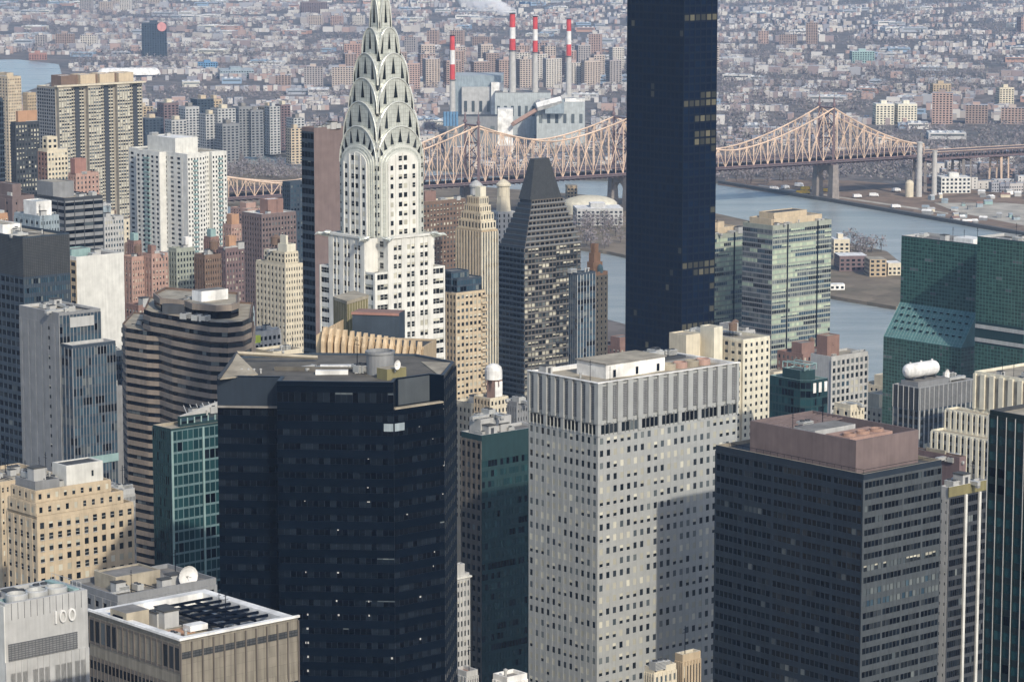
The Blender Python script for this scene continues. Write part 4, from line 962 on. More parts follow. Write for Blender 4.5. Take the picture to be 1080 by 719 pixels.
def build_faceted_tower():    # dark faceted glass tower with cut-away corner
    X, Y, H = pt(415, 403, 722)
    b = Bld('dark_glass_tower', 'huge near-black glass tower with a faceted plan and a notched top corner', 415, 403, 722, W=16, D=30)
    # local frame: x along the street. directions in world degrees
    def mv(p, deg, L): a = R(deg)-G; return (p[0]+L*cos(a), p[1]+L*sin(a))
    def px_to(p, deg, px):
        a = R(deg); c, s = cos(G), sin(G); wx, wy = X+c*p[0]-s*p[1], 722+s*p[0]+c*p[1]
        return reach(wx, wy, H, cos(a), sin(a), px)
    S0 = (0,0); E1 = mv(S0, 41, px_to(S0, 41, 468)); E2 = mv(E1, 83, px_to(E1, 83, 481)); E3 = mv(E2, 131, 16); N1 = mv(E3, 176, 26)
    A1 = mv(S0, 176, px_to(S0, 176, 292)); A2 = mv(A1, 86, 6.5); A3 = mv(A2, 176, px_to(A2, 176, 229)); A4 = mv(A3, 86, 30)
    zt = b.z(432); full = [A3, A2, A1, S0, E1, E2, E3, N1, A4]
    # notch at the near corner above zt
    n1 = mv(S0, 86, 5.5); n2 = mv(n1, 41, px_to(n1, 41, 453)); n3 = mv(E1, 83, .3)
    b.prism(full, 0, zt, 'glass_navy_span', 'roof_brown', .4)
    up = [mv(A3,86,.02), A2, A1, (S0[0]-.02, S0[1]-.0), n1, n2, n3, mv(E2,176,.4), E3, N1, A4]
    b.prism(up, zt-.3, H, 'glass_navy_span', 'roof_brown', .5, part='upper_wall', rim=.8, rimm='steel_blue')
    f = 3.55; nf = 44; zb = zt - f*nf + f*.2
    for (P, Q, n) in ((A3,A2,10),(A1,S0,20),(S0,E1,11)):
        b.face(P,Q,zb,zt-.45,n,nf,.955,.42,'navy_mullion','glass_navy_span',.10,.13,'navy')
    b.face(A2,A1,zb,zt-.45,1,nf,.9,.42,'navy_mullion','glass_navy_span',.05,.1,'navy')
    mat('navy_matte', (.012,.018,.028), .9, spec=.02); b.face(E1,E2,zb,H-1,8,nf+2,.7,.5,'navy_matte','navy_matte',.16,.13,'navy')
    b.p('notch_panel').obox(n1, 0, .6, hypot(n2[0]-n1[0],n2[1]-n1[1])-.2, .02, .2, zt+.1, H-.3, 'slate_grey')
    t1, t2, t3 = mv(E2,176,1.2), mv(E1,120,2.5), mv(E2,170,9); b.p('roof_patch').hull([(*t2,H-.48),(*t1,H-.48),(*t3,H-.48)], [(*t2,H-.3),(*t1,H-.3),(*t3,H-.3)], 'roof_tan')
    fu = int((H-zt)/f)
    b.face(A1,S0,zt+.01,H-1.0,20,fu,.955,.42,'navy_mullion','glass_navy_span',.10,.13,'navy')
    b.face(A3,A2,zt+.01,H-2.5,10,1,.96,.42,'steel_blue','glass_navy_span',.10,.13,'navy')
    # bright panels
    for P, Q in ((A3,A2),): an_ = atan2(Q[1]-P[1],Q[0]-P[0]); LL = hypot(Q[0]-P[0],Q[1]-P[1]); b.p('parapet_panel').obox(P,an_,0,LL,.14,.3,zt-.5,H-.2,'night_blue'); b.p('ledge').obox(P,an_,0,LL,.14,.9,zt-1.0,zt-.55,'roof_grey')
    for k in range(45):
        P, Q = ((A1,S0),(S0,E1))[b.r.random() < .3]; LL = hypot(Q[0]-P[0],Q[1]-P[1]); an_ = atan2(Q[1]-P[1],Q[0]-P[0]); u_ = b.r.choice((.23,.5,.77,.97))*LL+b.r.uniform(-.3,.3); z_ = zb+f*(b.r.randrange(nf)+.36); b.p('pale_sliver').obox(P,an_,u_,u_+b.r.uniform(.2,.5),.09,.12,z_,z_+1.2,'pale_grey')  # small pale slivers scattered near the column joints
    # roof: tan deck, sloping chamfers, round drum, white skylights
    def W2(px, dz, Yw): 
        x = (px-540)/FPX*(Yw*CT+(EYE-H-dz)*ST); dx, dy = x-X, Yw-722; c, s = cos(G), sin(G); return (c*dx+s*dy, -s*dx+c*dy)
    c0 = W2(401, 0, 738); dr = b.p('roof_drum'); dr.lathe(c0[0], c0[1], [(3.4,H-.5),(3.4,H+4.6),(3.7,H+4.6),(3.7,H+5.2),(3.1,H+5.2),(3.1,H+4.4)],'grey',22)
    c1 = W2(413, 0, 731); b.p('plant_room').box(c1[0]-3,c1[0]+3,c1[1]-2,c1[1]+2,H-.5,H+2.2,'olive','roof_tan')
    for px, Yw, w_ in ((359,745,10),(350,737,8)):
        c2 = W2(px, 0, Yw); b.p('skylight').obox(c2, R(2)-G, -w_/2, w_/2, -1, 1, H-.5, H+.5, 'roof_white')
    c3 = W2(340,0,742); b.p('roof_step').obox(c3, R(-4)-G, -12, 16, -.3, .3, H-.5, H+.5, 'roof_brown')
    for px, Yw in ((330,743),(337,745),(326,746)): c3 = W2(px,0,Yw); b.place('duct', c3[0], c3[1], H-.5, .55); 
    c4 = W2(248,0,740); rg = b.p('roof_ridge'); 
    q1, q2, q3 = W2(232,0,728), W2(250,0,752), W2(272,0,735)
    rg.hull([(*q1,H-.4),(*q3,H-.4),(*q2,H-.4)], [(*q1,H-.1),(*q3,H-.1),(*q2,H+2.4)], 'roof_tan')
    q1, q2 = W2(250,0,753), W2(335,0,756); rg.tube((*q1,H+2.2),(*q2,H+.6),.5,'roof_tan',4); rg.tube((*W2(250,0,753),H+2.2),(*W2(231,0,727),H+.2),.5,'dark_grey',4)
    c5 = W2(414,0,729); b.place('dish_antenna', c5[0], c5[1]-1, H+1.5, .6, .2)
    for px in (255,262,268,275): c3 = W2(px,0,738); b.place('vent_pipe', c3[0], c3[1], H-.5, .6)
    b.clutter(*sorted((W2(355,0,742)[0], W2(385,0,742)[0])), *sorted((W2(355,0,742)[1], W2(385,0,736)[1])), H-.5, 5)
    # pale parapet ledge lines
    for P, Q in ((n1,n2),): b.p('ledge').obox(S0, atan2(E1[1],E1[0]), .3, hypot(*E1)-.3, -1.2, .25, zt+.0, zt+.35, 'roof_tan')
    b.p('pale_panel').obox(mv(S0,176,2.4), R(-4)-G, 0, 2.3, .14, .2, zt-f*1.5, zt-f*1.5+1.9, 'plant_blue'); b.p('pale_panel').obox(S0, 0, .2, 3.2, .14, .2, zt-f*1.5, zt-f*1.5+1.9, 'plant_blue')
    b.done()
build_faceted_tower()

def office30():
    b = Bld('banded_office_block', 'dark steel office block with four bays of ribbon windows, lower right', 911, 500, 800, 755, 993)
    H, W, D = b.H, b.W, b.D; b.block(0,W,0,D,0,H,'night_blue','roof_dark',1.0, rimm='roof_tan')
    f = 3.28; nf = 36; zb = H-1.6-f*nf
    def cols(L, nb, n):
        q = L/nb; return [(q*i+q*(.035+.93*(j+.035)/n), q*i+q*(.035+.93*(j+.965)/n)) for i in range(nb) for j in range(n)]
    b.face((0,0),(W,0),zb,H-1.6,0,0,0,0,'slate_grey','slate_grey',.26,.22,'dim',cols=cols(W,4,5),rows=[(zb+f*(i+.30),zb+f*(i+.80)) for i in range(nf) ],ext=.32)
    for n_, p_ in enumerate(b.panes):
        r_ = int((p_[2]-zb)/f)
        if r_ == nf-8 or r_ in (nf-10, nf-11): b.panes[n_] = (*p_[:6], b.r.choice(('grey','half','third','grey','grey')) if r_ == nf-8 else b.r.choice(('grey','grey','grey','blue')))
    b.face((0,D),(0,0),zb,H-1.6,0,0,0,0,'night_blue','night_blue',.26,.22,'dim',cols=cols(D,5,6),rows=[(zb+f*(i+.30),zb+f*(i+.80)) for i in range(nf)])
    for i in (): b.p('pale_floor').box(.2,W-.2,-.30,-.24,zb+f*(i+.3),zb+f*(i+.8),'grey')
    # maroon penthouse with open plant deck
    ph = 'penthouse'; x0 = b.xs(903,6); x0, x1, y0, y1 = 2.5, W-4, 5, D*.80; h1 = 8.2
    x0 = 2.2; b.block(x0,x1,y0,y1,H-1,H+h1,'maroon','roof_dark',2.6,part=ph,rim=.5)
    b.p('plant_deck').box(x0+4,x1-4,y0+6,y0+15,H+h1-2.6,H+h1-.7,'pink_brick','rust_orange'); b.p('plant_deck').box(x0+3,x1-6,y0+18,y1-14,H+h1-2.6,H+h1-.2,'pale_grey','roof_grey')
    for i in range(6): b.p('roof_beam').box(x0+.5,x1-.5,y1-12+i*2,y1-11.6+i*2,H+h1-.9,H+h1-.5,'maroon')
    for i in range(3): b.p('cooling_fan').lathe(x0+7+i*5.5,y0+9,[(2,H+h1-.7),(2,H+h1+.1),(1.5,H+h1+.1),(1.5,H+h1-.5)],'rust_orange',18)
    b.clutter(x0+3,x1-3,y1-13,y1-3,H+h1-2.6,7)
    rl = b.p('roof_rail')
    for i in range(20): rl.tube((1,1+i*D/21,H-1),(1,1+i*D/21,H+.9),.06,'black_metal',4)
    rl.tube((1,1,H+.9),(1,D-2,H+.9),.06,'black_metal',4); rl.tube((1,1,H+.9),(W-1,1,H+.9),.06,'black_metal',4)
    b.clutter(x1+.8,W-1.5,4,D-6,H-1,3)
    # lower plain block at its right shoulder
    b.done()
    c = Bld('mauve_service_block', 'plain mauve grey block with a sunken roof behind the banded office block', 1012, 482, 905, 950, 1019)
    c.block(0,c.W,0,c.D,0,c.H,'mauve','roof_dark',2.2,rimm='brown'); c.block(1.5,c.W-1,c.D*.3,c.D*.62,c.H-2.2,c.H+.8,'roof_tan','roof_tan',0,part='penthouse'); c.clutter(1,c.W-1,2,c.D*.28,c.H-2.2,3); c.clutter(1,c.W-1,c.D*.68,c.D-2,c.H-2.2,3)
    c.face((0,c.D),(0,0),20,c.H-8,8,12,.3,.4,'mauve',None,.1,.05,'dark',skip=.5); c.done()
office30()

def b29():
    b = Bld('pilaster_tower', 'dark glass slab with white pilasters and an olive stone cap, lower right', 1001, 514, 880, 991, 1042)
    H, W, D = b.H, b.W, b.D; z = b.z(524)
    b.block(0,W,0,D,0,H,'pale_grey','roof_tan',1.0); b.p('cap').box(-.35,W,-.35,0,z,H+.2,'olive','roof_white')
    f = 3.1; nf = 34; b.face((0,0),(W,0),z-f*nf,z-.05,18,nf,.94,.62,'dark_grey','dark_grey',.15,.1,'dim',m0=.5)
    for px in (1018,1032.5,1041.5):
        x = b.xs(px); b.p('pilaster').box(x-.45,x+.45,-.75,-.16,z-f*nf,z-.05,'white')
    b.clutter(2,W-2,2,D-2,H-1,6); b.face((0,D),(0,0),z-f*nf,z-.05,2,nf,.2,.3,'pale_grey',None,.08,.04,'dark'); b.done()
b29()

def white_stripes():
    # west face runs towards the camera on the right
    X, Y, H = pt(1028, 391, 1120)
    L = 58; b = Bld('white_ribbed_tower', 'cream tower ribbed with tall white piers and a dish on its roof, right edge', 1028, 391, 1120, W=30, D=20, z=H)
    b.root.location = (X - LD[0]*L, Y - LD[1]*L, 0); b.X, b.Y = b.root.location[0], b.root.location[1]
    zl = b.z(430, 0, L)
    b.block(0,30,0,L,0,H,'ivory','roof_tan',1)
    n = 13; b.face((0,L),(0,0),zl,H-.8,n,1,.52,.97,'ivory',None,.9,0,'grey',rows=[])
    q = L/n
    for i in range(n): b.p('louvre').obox((0,L),-pi/2,q*(i+.24),q*(i+.76),.01,.25,zl+.6,H-1.6,'roof_tan')
    f = 3.5; nf = 24; b.face((0,L),(0,0),zl-f*nf,zl-.4,n*2,nf,.5,.55,'ivory','tan',.6,.15,'apt')
    # lower stepped wings on the far-left side
    z2 = b.z(431, -6, L+6); b.block(-7,-.02,8,L+8,0,z2,'ivory','roof_tan',.8,part='lower_wing'); b.face((-7,L+8),(-7,8),z2-f*20,z2-.5,22,20,.5,.6,'ivory','grey',.6,.12,'dim',part='lower_wing')
    z3 = b.z(453, -14, L+8); b.block(-14,-7.02,4,L+8.5,0,z3,'ivory','roof_tan',.8,part='lower_wing'); b.face((-14,L+8.5),(-14,4),z3-f*16,z3-.5,22,16,.5,.6,'ivory','grey',.6,.12,'dim',part='lower_wing')
    b.place('dish_antenna', 3, L*.43, H-1, 1.6, .3); b.place('antenna',2,L*.8,H-1,1); b.place('antenna',3,L*.72,H-1,.8); b.clutter(3,24,6,L-6,H-1,8); b.done()
white_stripes()

def right_dark():
    X, Y, H = pt(1044, 432, 650); L = 60
    b = Bld('green_black_tower', 'green-black glass tower with thin pale mullions, cut by the right edge', 1044, 432, 650, W=25, D=20, z=H)
    b.root.location = (X - LD[0]*L, Y - LD[1]*L, 0); b.X, b.Y = b.root.location[0], b.root.location[1]
    mat('green_black', (.006,.016,.018), .3, spec=.5); b.block(0,25,0,L,0,H,'green_black','roof_tan',.8,rimm='dark_grey')
    f = 3.6; nf = 34; b.face((0,L),(0,0),H-1-f*nf,H-1,24,nf,.80,.55,'green_black','green_black',.3,.1,'teal')
    for i in range(0,25): b.p('mullion').obox((0,L),-pi/2,L/24*i-.06,L/24*i+.06,.31,.45,H-1-f*nf,H-1,'pale_grey')
    b.clutter(4,20,10,L-8,H-.8,5); b.done()
right_dark()

def silver26():
    b = Bld('silver_mullion_block', 'silver grey office block carrying a long white tank on its roof', 970, 409, 1150, 942.5, 1028)
    H, W, D = b.H, b.W, b.D; z1 = b.z(433)
    b.block(0,W,0,D,0,H,'grey','roof_grey',.8,rimm='pale_grey'); f = 3.15; nf = 26
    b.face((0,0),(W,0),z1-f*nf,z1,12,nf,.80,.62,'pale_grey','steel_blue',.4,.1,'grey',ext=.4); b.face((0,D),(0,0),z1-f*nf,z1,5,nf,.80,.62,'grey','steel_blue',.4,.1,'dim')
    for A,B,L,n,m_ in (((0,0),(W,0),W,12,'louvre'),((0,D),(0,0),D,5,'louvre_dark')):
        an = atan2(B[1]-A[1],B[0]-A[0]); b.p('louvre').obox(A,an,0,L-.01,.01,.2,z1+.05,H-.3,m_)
        for i in range(n+1): b.p('mullion').obox(A,an,L/n*i-.12,L/n*i+.12,.21,.45,z1+.05,H-.1,'pale_grey')
    b.block(2,W*.62,D*.2,D*.85,H-.8,H+1.6,'grey','roof_grey',0,part='plant_room')
    # the long white tank
    t = b.p('white_tank'); r = 2.9; x0, x1, yc, zc = W*.02, W*.60, D*.62, H+5.2
    k = len(t.v); pr = [(x0,.2),(x0+.5,r*.6),(x0+1.4,r*.9),(x0+2.4,r)] + [(x1-2.4,r),(x1-1.4,r*.9),(x1-.5,r*.6),(x1,.2)]
    for x, rr_ in pr: t.v += [(x, yc+rr_*cos(2*pi*j/18), zc+rr_*sin(2*pi*j/18)) for j in range(18)]
    for a in range(len(pr)-1):
        for j in range(18): q = (j+1) % 18; t.f.append((k+a*18+j,k+(a+1)*18+j,k+(a+1)*18+q,k+a*18+q)[::-1]); t.m.append(t.mi('roof_white'))
    for x in (x0+3, (x0+x1)/2, x1-3): t.box(x-.4,x+.4,yc-2,yc+2,H+1.6,zc-r*.8,'dark_grey'); t.lathe(x,yc,[(.4,zc+r-.1),(.4,zc+r+.5)],'roof_white',8)
    b.place('dish_antenna', W*.68, D*.5, H-.8, 1.0, .2); b.clutter(W*.7,W*.95,3,D-3,H-.8,6)
    b.done()
silver26()

def build_sloped_tower():
    near = pt(1033, 258, 1351); L = 52
    b = Bld('sloped_glass_tower', 'green glass tower whose facade slopes out like a skirt halfway down', 1033, 258, 1351, W=18, D=L)
    H = b.H; zs = b.z(330); zq = b.z(367, -11, 0); w = 11
    D = b.yw(951); b.block(0,18,0,D,0,H,'teal_panel','roof_grey',1.2,rimm='pale_grey')
    mat('un_green', (.06,.15,.13), .25, spec=.5)
    fh = 3.2
    def grid(A,B,z0,z1,nc): b.face(A,B,z0,z1,nc,int((z1-z0)/1.6),.86,.80,'un_green','un_green',.10,.08,'green')
    grid((0,D),(0,0),zs,H-.6,26)
    b.block(-w,-.03,0,D,0,zq,'teal_panel','un_green',0,part='lower_wall'); grid((-w,D),(-w,0),30,zq-.3,26); grid((-w,0),(-.05,0),30,zq-.3,5)
    mat('skirt_glass', (.10,.21,.205), .3)
    # the sloping skirt with its end triangle
    s = b.p('sloped_glazing'); s.hull([(-w,0,zq),(-.03,0,zq),(-.03,D,zq),(-w,D,zq)], [(-.06,0,zs),(-.03,0,zs),(-.03,D,zs),(-.06,D,zs)], 'skirt_glass') 
    for i in range(27):
        y = D/26*i; s.tube((-w-.1,y,zq),(-.16,y,zs+.1),.09,'pale_teal',4)
    for j in range(1,9):
        t = j/9; s.tube((-w+ (w-.06)*t-.1,0,zq+(zs-zq)*t),(-w+(w-.06)*t-.1,D,zq+(zs-zq)*t),.06,'pale_teal',4)
    for j in range(4):
        for i in range(11):
            t = .28+j*.19; y = D*(i+.6+.3*(j%2))/12; x, z = -w+w*t, zq+(zs-zq)*t
            s.box(x-.9,x-.2,y,y+1.3,z+.05,z+.55,'glass_navy')
    b.clutter(3,14,4,D-4,H-1.2,10); b.block(4,13,D*.15,D*.4,H-1.2,H+1.4,'roof_white','roof_white',0,part='penthouse'); b.done()
    c = Bld('green_glass_twin', 'green glass tower with two pale bands, cut by the right edge', 1031, 249, 1330, W=18, D=20)
    L = 44; c.root.location = (c.X-LD[0]*L, c.Y-LD[1]*L, 0); c.X, c.Y = c.root.location[0], c.root.location[1]; H = c.H
    c.block(0,18,0,L,0,H,'teal_panel','roof_grey',1.2,rimm='pale_grey'); zm = c.z(350, 0, L)
    c.face((0,L),(0,0),zm+5,H-.6,24,int((H-zm-5)/1.6),.86,.8,'un_green','un_green',.1,.08,'green'); c.face((0,L),(0,0),20,zm-5,24,int((zm-25)/1.6),.86,.8,'un_green','un_green',.1,.08,'green')
    for dz in (-4,2): c.p('pale_band').obox((0,L),-pi/2,0,L-.01,.05,.3,zm+dz,zm+dz+1.7,'light_metal')
    c.p('plain_corner').obox((0,L),-pi/2,L*.62,L*.98,.13,.2,20,H-1,'un_green')
    c.clutter(3,14,6,L-6,H-1.2,8); c.done()
build_sloped_tower()

def build_black_slab():
    X, Y, _ = pt(721, 60, 1560)
    b = Bld('black_glass_tower', 'very tall navy black glass slab rising out of the top of the view', 721, 60, 1560, 661.5, 756, z=262)
    H, W, D = 262, b.W, b.D; b.block(0,W,0,D,0,H,'glass_bronze','roof_dark',1)
    f = 4.0; nf = 56; zb = H-2-f*nf
    b.face((0,D),(0,0),zb,H-2,14,nf,.80,.74,'black_metal','black_metal',.22,.16,'bronze'); 
    b.face((0,0),(W,0),zb,H-2,6,nf,.80,.74,'black_metal','black_metal',.22,.16,'goldb',ext=.22)
    b.done()
build_black_slab()
def build_banded_tower(px, py, pl, pr, lab, pent, Y=1759, W=None, D=None):
    b = Bld('green_banded_tower', lab, px, py, Y, pl, pr, W=W, D=D, group='pair of green banded apartment towers'); H, W, D = b.H, b.W, b.D
    mat('drab_green', (.30,.32,.27)); b.block(0,W,0,D,0,H,'drab_green','roof_grey',1); f = 2.95; nf = 36; zb = H-2.5-f*nf
    b.face((0,0),(W,0),zb,H-2.5,26,nf,.93,.66,'light_metal','drab_green',.10,.14,'ung',ext=.1); b.face((0,D),(0,0),zb,H-2.5,16,nf,.93,.70,'grey','grey',.10,.14,'unw')
    for u in (.25,.76): b.p('dark_strip').box(W*u-.35,W*u+.35,-.6,-.1,zb,H,'black_metal')  # dark vertical strips standing proud of the front
    b.block(3,W*.92,4,D*.9,H-1,H+3.2,'beige','roof_tan',.6,part='penthouse'); b.block(8,W*.72,7,D*.78,H+3.2-.6,H+6.2,'beige','roof_dark',.5,part='penthouse')
    b.clutter(2,W-3,.8,3.2,H-1,9); b.done()
build_banded_tower(815, 238, 783.5, 877, 'right one of two green banded apartment towers, with a beige penthouse', 1)
build_banded_tower(737, 249, 715, 786, 'left one of two green banded apartment towers, half hidden by the black slab', 1, Y=1800)

def balcony18():
    b = Bld('dark_pyramid_tower', 'dark balconied apartment tower narrowing to a blunt slate wedge at the top', 553, 262, 1600, 526, 612)
    H0, W, D = b.H, b.W, b.D; f = 2.95
    b.block(0,W,0,D,0,H0,'dark_grey','roof_dark',0)
    nf = 44; zb = H0-f*nf
    b.face((0,0),(W,0),zb,H0,16,nf,.82,.60,'umber','umber',.25,.1,'apt',ext=.25); b.face((0,D),(0,0),zb,H0,7,nf,.88,.6,'steel_blue','dark_grey',.25,.1,'dim')
    for i in range(nf):
        z = zb+f*i; b.item('balcony',-1.4,-.28,-.9,D-1,z,z+.9,'steel_blue')
        if i % 2 == 0: b.item('balcony',W*.55,W*.92,-1.5,-.28,z,z+.8,'dark_grey')
        b.p('floor_slab').box(-.3,W+.2,-.75,-.26,z-.05,z+.2,'grey')
        b.item('balcony',W,W+1.5,1,D-2,z,z+.8,'dark_grey')
    # stepped floors drawing in
    n = 9; z5 = b.z(209, W/2, D/2); fs = (z5-H0)/n
    for i in range(n):
        t = (i+1)/n*.82; x0, x1, y0, y1 = W*.32*t, W*(1-.10*t-.12*t), D*.36*t, D*(1-.30*t)
        b.block(x0,x1,y0,y1,H0+fs*i,H0+fs*(i+1),'dark_grey','roof_dark',0,part='stepped_floor')
        b.item('balcony',x0-1.3,x0,y0-1,y1,H0+fs*i,H0+fs*i+.9,'steel_blue'); b.item('balcony',x0-1,x1+1.3,y0-1.2,y0,H0+fs*i+.002,H0+fs*i+.8,'grey'); b.item('balcony',x1,x1+1.3,y0,y1,H0+fs*i,H0+fs*i+.85,'dark_grey')
        b.face((x0,y0),(x1,y0),H0+fs*i,H0+fs*(i+1),11,1,.7,.55,'umber','umber',.12,.06,'dim')
    zt = b.z(167, W/2, D/2); x0, x1, y0, y1 = W*.24, W*.80, D*.30, D*.76
    wd = b.p('slate_wedge'); wd.hull([(x0,y0,z5),(x1,y0,z5),(x1,y1,z5),(x0,y1,z5)], [(W*.38,D*.44,zt),(W*.64,D*.44,zt),(W*.64,D*.62,zt),(W*.38,D*.62,zt)], 'louvre_dark')
    b.p('wedge_opening').box(W*.36,W*.46,D*.36,D*.45,z5+3,z5+6,'black_metal')
    b.done()
balcony18()

def curved6():
    # undulating brown bands
    b = Bld('curved_band_building', 'brown office building with wavy stone bands around dark ribbon windows', 228, 352, 1080, 129, 265)
    H, W, D = b.H, b.W, b.D
    def W2(px, Yw, z=H):
        x = (px-540)/FPX*(Yw*CT+(EYE-z)*ST); dx, dy = x-b.X, Yw-b.Y; c, s = cos(G), sin(G); return (c*dx+s*dy, -s*dx+c*dy)
    front = [W2(129,1120), W2(133,1108), W2(155,1100), W2(168,1098), W2(182,1088), W2(200,1080), W2(222,1072), W2(240,1070), W2(256,1074), W2(265,1084)]
    zz = lambda py, Yw=1080: zat(py, Yw)
    f = 3.35; z0 = zz(358); nf = 30; zb = z0-f*nf
    back = [W2(268,1125), W2(140,1150)]
    b.prism(front+back, 0, z0, 'glass_navy_span', 'roof_tan', .6, rimm='brown'); mat('brown_band', (.26,.215,.175)); b.band(front+[back[0]], zb, z0, nf, .52, 'brown_band', .5, part='stone_band')
    for A, B in zip(front, front[1:]): 
        L = hypot(B[0]-A[0],B[1]-A[1]); b.face(A,B,zb,z0,max(2,int(L/2.2)),nf,.94,.44,'brown',None,0,0,'dim',sill=1)
    # upper part, set in on the left
    fr2 = [W2(152,1106), W2(160,1099), W2(182,1090), W2(200,1082), W2(222,1074), W2(240,1072), W2(256,1076), W2(264.5,1085)]
    z1 = zz(337); b.prism(fr2+[W2(267,1124),W2(158,1140)], z0-.5, z1, 'glass_navy_span', 'roof_tan', .6, part='upper_wall', rimm='brown'); b.band(fr2, z0+.2, z1+.01, 2, .50, 'brown_band', .5, part='stone_band')
    for A, B in zip(fr2, fr2[1:]): b.face(A,B,z0+.2,z1,max(2,int(hypot(B[0]-A[0],B[1]-A[1])/2.2)),2,.94,.44,'brown',None,0,0,'dim',sill=1)
    z2 = zz(318,1095); dr = [W2(163,1118),W2(170,1104),W2(196,1098),W2(204,1090),W2(228,1085),W2(244,1087),W2(252,1094),W2(252,1120),W2(175,1134)]
    b.prism(dr, z1-.6, z2, 'glass_navy', 'roof_tan', .8, part='drum_storey', rimm='brown'); b.band(dr, z2-2.2, z2+.01, 1, 1, 'brown_band', .4, True, part='stone_band')
    q = W2(186,1100); b.p('plant_wall').obox(q, R(6)-G, -5, 5, -1, 2.5, z1-.6, z2-1.5, 'dark_grey')
    for px, Yw in ((196,1085),(208,1081),(216,1079)): c = W2(px,Yw); b.place('air_unit', c[0], c[1], z1-.6, 1.2, .4)
    c = W2(215,1110); b.clutter(c[0]-9,c[0]+9,c[1]-6,c[1]+6,z2-.8,7); c = W2(148,1118); b.clutter(c[0]-3,c[0]+3,c[1]-3,c[1]+3,z0-.6,3)
    c = W2(222,1106); b.p('white_hut').box(c[0]-6,c[0]+6,c[1]-3,c[1]+3,z2-.8,z2+3,'roof_white','roof_grey')
    b.done()
curved6()

def teal7():
    b = Bld('teal_glass_block', 'teal glass office block with stepped parapets left of the dark faceted tower',187,436, 860, 176, 262)
    W, D = b.W, b.D; z1 = b.z(448)
    # lower front body
    b.block(-5,W,-4,D,0,z1,'teal_panel','roof_tan',.8,rimm='roof_tan'); f = 3.3; nf = 30
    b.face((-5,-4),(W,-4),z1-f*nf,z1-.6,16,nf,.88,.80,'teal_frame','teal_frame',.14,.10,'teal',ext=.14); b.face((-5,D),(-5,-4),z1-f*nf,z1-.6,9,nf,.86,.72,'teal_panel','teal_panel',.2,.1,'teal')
    for u in (0,.36,.64,1): b.p('pilaster').box(-5+(W+5)*u-.3,-5+(W+5)*u+.3,-4.6,-4.26,z1-f*nf,z1-.6,'pale_teal')
    b.block(1,W,0,D-4,z1-.8,b.H-1,'teal_panel','roof_tan',.6,part='upper_wall',rimm='roof_tan'); b.face((1,0),(W,0),z1,b.H-1.6,10,2,.85,.8,'pale_teal','teal_panel',.2,.1,'blue',part='upper_wall'); b.face((1,D-4),(1,0),z1,b.H-1.6,7,2,.85,.8,'teal_panel',None,.2,.1,'blue',part='upper_wall')
    q = b.p('sloping_parapet'); q.hull([(1,0,b.H-1),(W,0,b.H-1),(W,.5,b.H-1),(1,.5,b.H-1)], [(1,0,b.H-.8),(W,0,b.H+4),(W,.5,b.H+4),(1,.5,b.H-.8)], 'pale_grey')
    for i in range(8): q.tube((4+i*2.2,.6,b.H-1),(4+i*2.2,2.6,b.H+1.6),.12,'light_metal',4)
    b.clutter(5,W-3,4,D-6,b.H-1.6,5); b.done()
teal7()

# ================================================================ MASONRY AND SLAB BUILDINGS (generic)
def gen(name, label, px, py, Y, pl, pr, wall, nS, nW, f, nf=None, fw=.5, fh=.5, pal='std', palW=None, roof='roof_grey', ph=None, group=None, cat='building', dp=.35, ds=.2, span=None, wallW=None, m=None, top=1.6, clut=4, tank=0, W=None, D=None, steps=None, rimm=None, blankS=0, blankW=0, par=1.0, louv=0, louvm='louvre', band=None, cornice=None, nodone=0, m0=0):
    b = Bld(name, label, px, py, Y, pl, pr, W=W, D=D, group=group, cat=cat); H, W, D = b.H, b.W, b.D
    b.block(0,W,0,D,0,H,wall,roof,par,rimm=rimm)
    nf = nf or max(3, int(min(H-8, (b.H - b.z(py+260)))/f)); zt = H-top-louv; zb = zt-f*nf
    if not blankS: b.face((0,0),(W,0),zb,zt,nS,nf,fw,fh,wall,span,dp,ds,pal,ext=dp,m0=m0,m1=m0)
    if not blankW: b.face((0,D),(0,0),zb,zt,nW,nf,fw,fh,wallW or wall,span if not wallW else wallW,dp,ds,palW or pal)
    if louv:
        b.p('louvre').obox((0,0),0,-.2,W-.01,.0,.2,zt+.2,H-.5,louvm); b.p('louvre').obox((0,D),-pi/2,0,D-.01,.0,.2,zt+.2,H-.5,louvm)
    if cornice: b.p('cornice').box(-.6,W+.6,-.6,D+.6,H-1.4,H-.9,cornice)
    for s in (steps or []):      # (x0,x1,y0,y1 fractions, height above H, wall)
        x0,x1,y0,y1,h,wm = s[:6]; b.block(W*x0,W*x1,D*y0,D*y1,H-par-.02,H+h,wm,s[6] if len(s)>6 else roof,.5,part='upper_wall')
        if len(s) > 7 and s[7]: b.face((W*x0,D*y0),(W*x1,D*y0),H,H+h-1,s[7],max(1,int(h/f)),fw,fh,wm,None,.25,.12,pal,part='upper_wall'); b.face((W*x0,D*y1),(W*x0,D*y0),H,H+h-1,max(1,int(s[7]*.7)),max(1,int(h/f)),fw,fh,wm,None,.25,.12,palW or pal,part='upper_wall')
    if ph:
        x0,x1,y0,y1,h,wm = ph[:6]; b.block(W*x0,W*x1,D*y0,D*y1,H-par,H+h,wm,ph[6] if len(ph)>6 else roof,.4,part='penthouse')
    if clut: b.clutter(W*.12,W*.88,D*.1,D*.4,H-par,clut,tank)
    if not nodone: b.done()
    return b
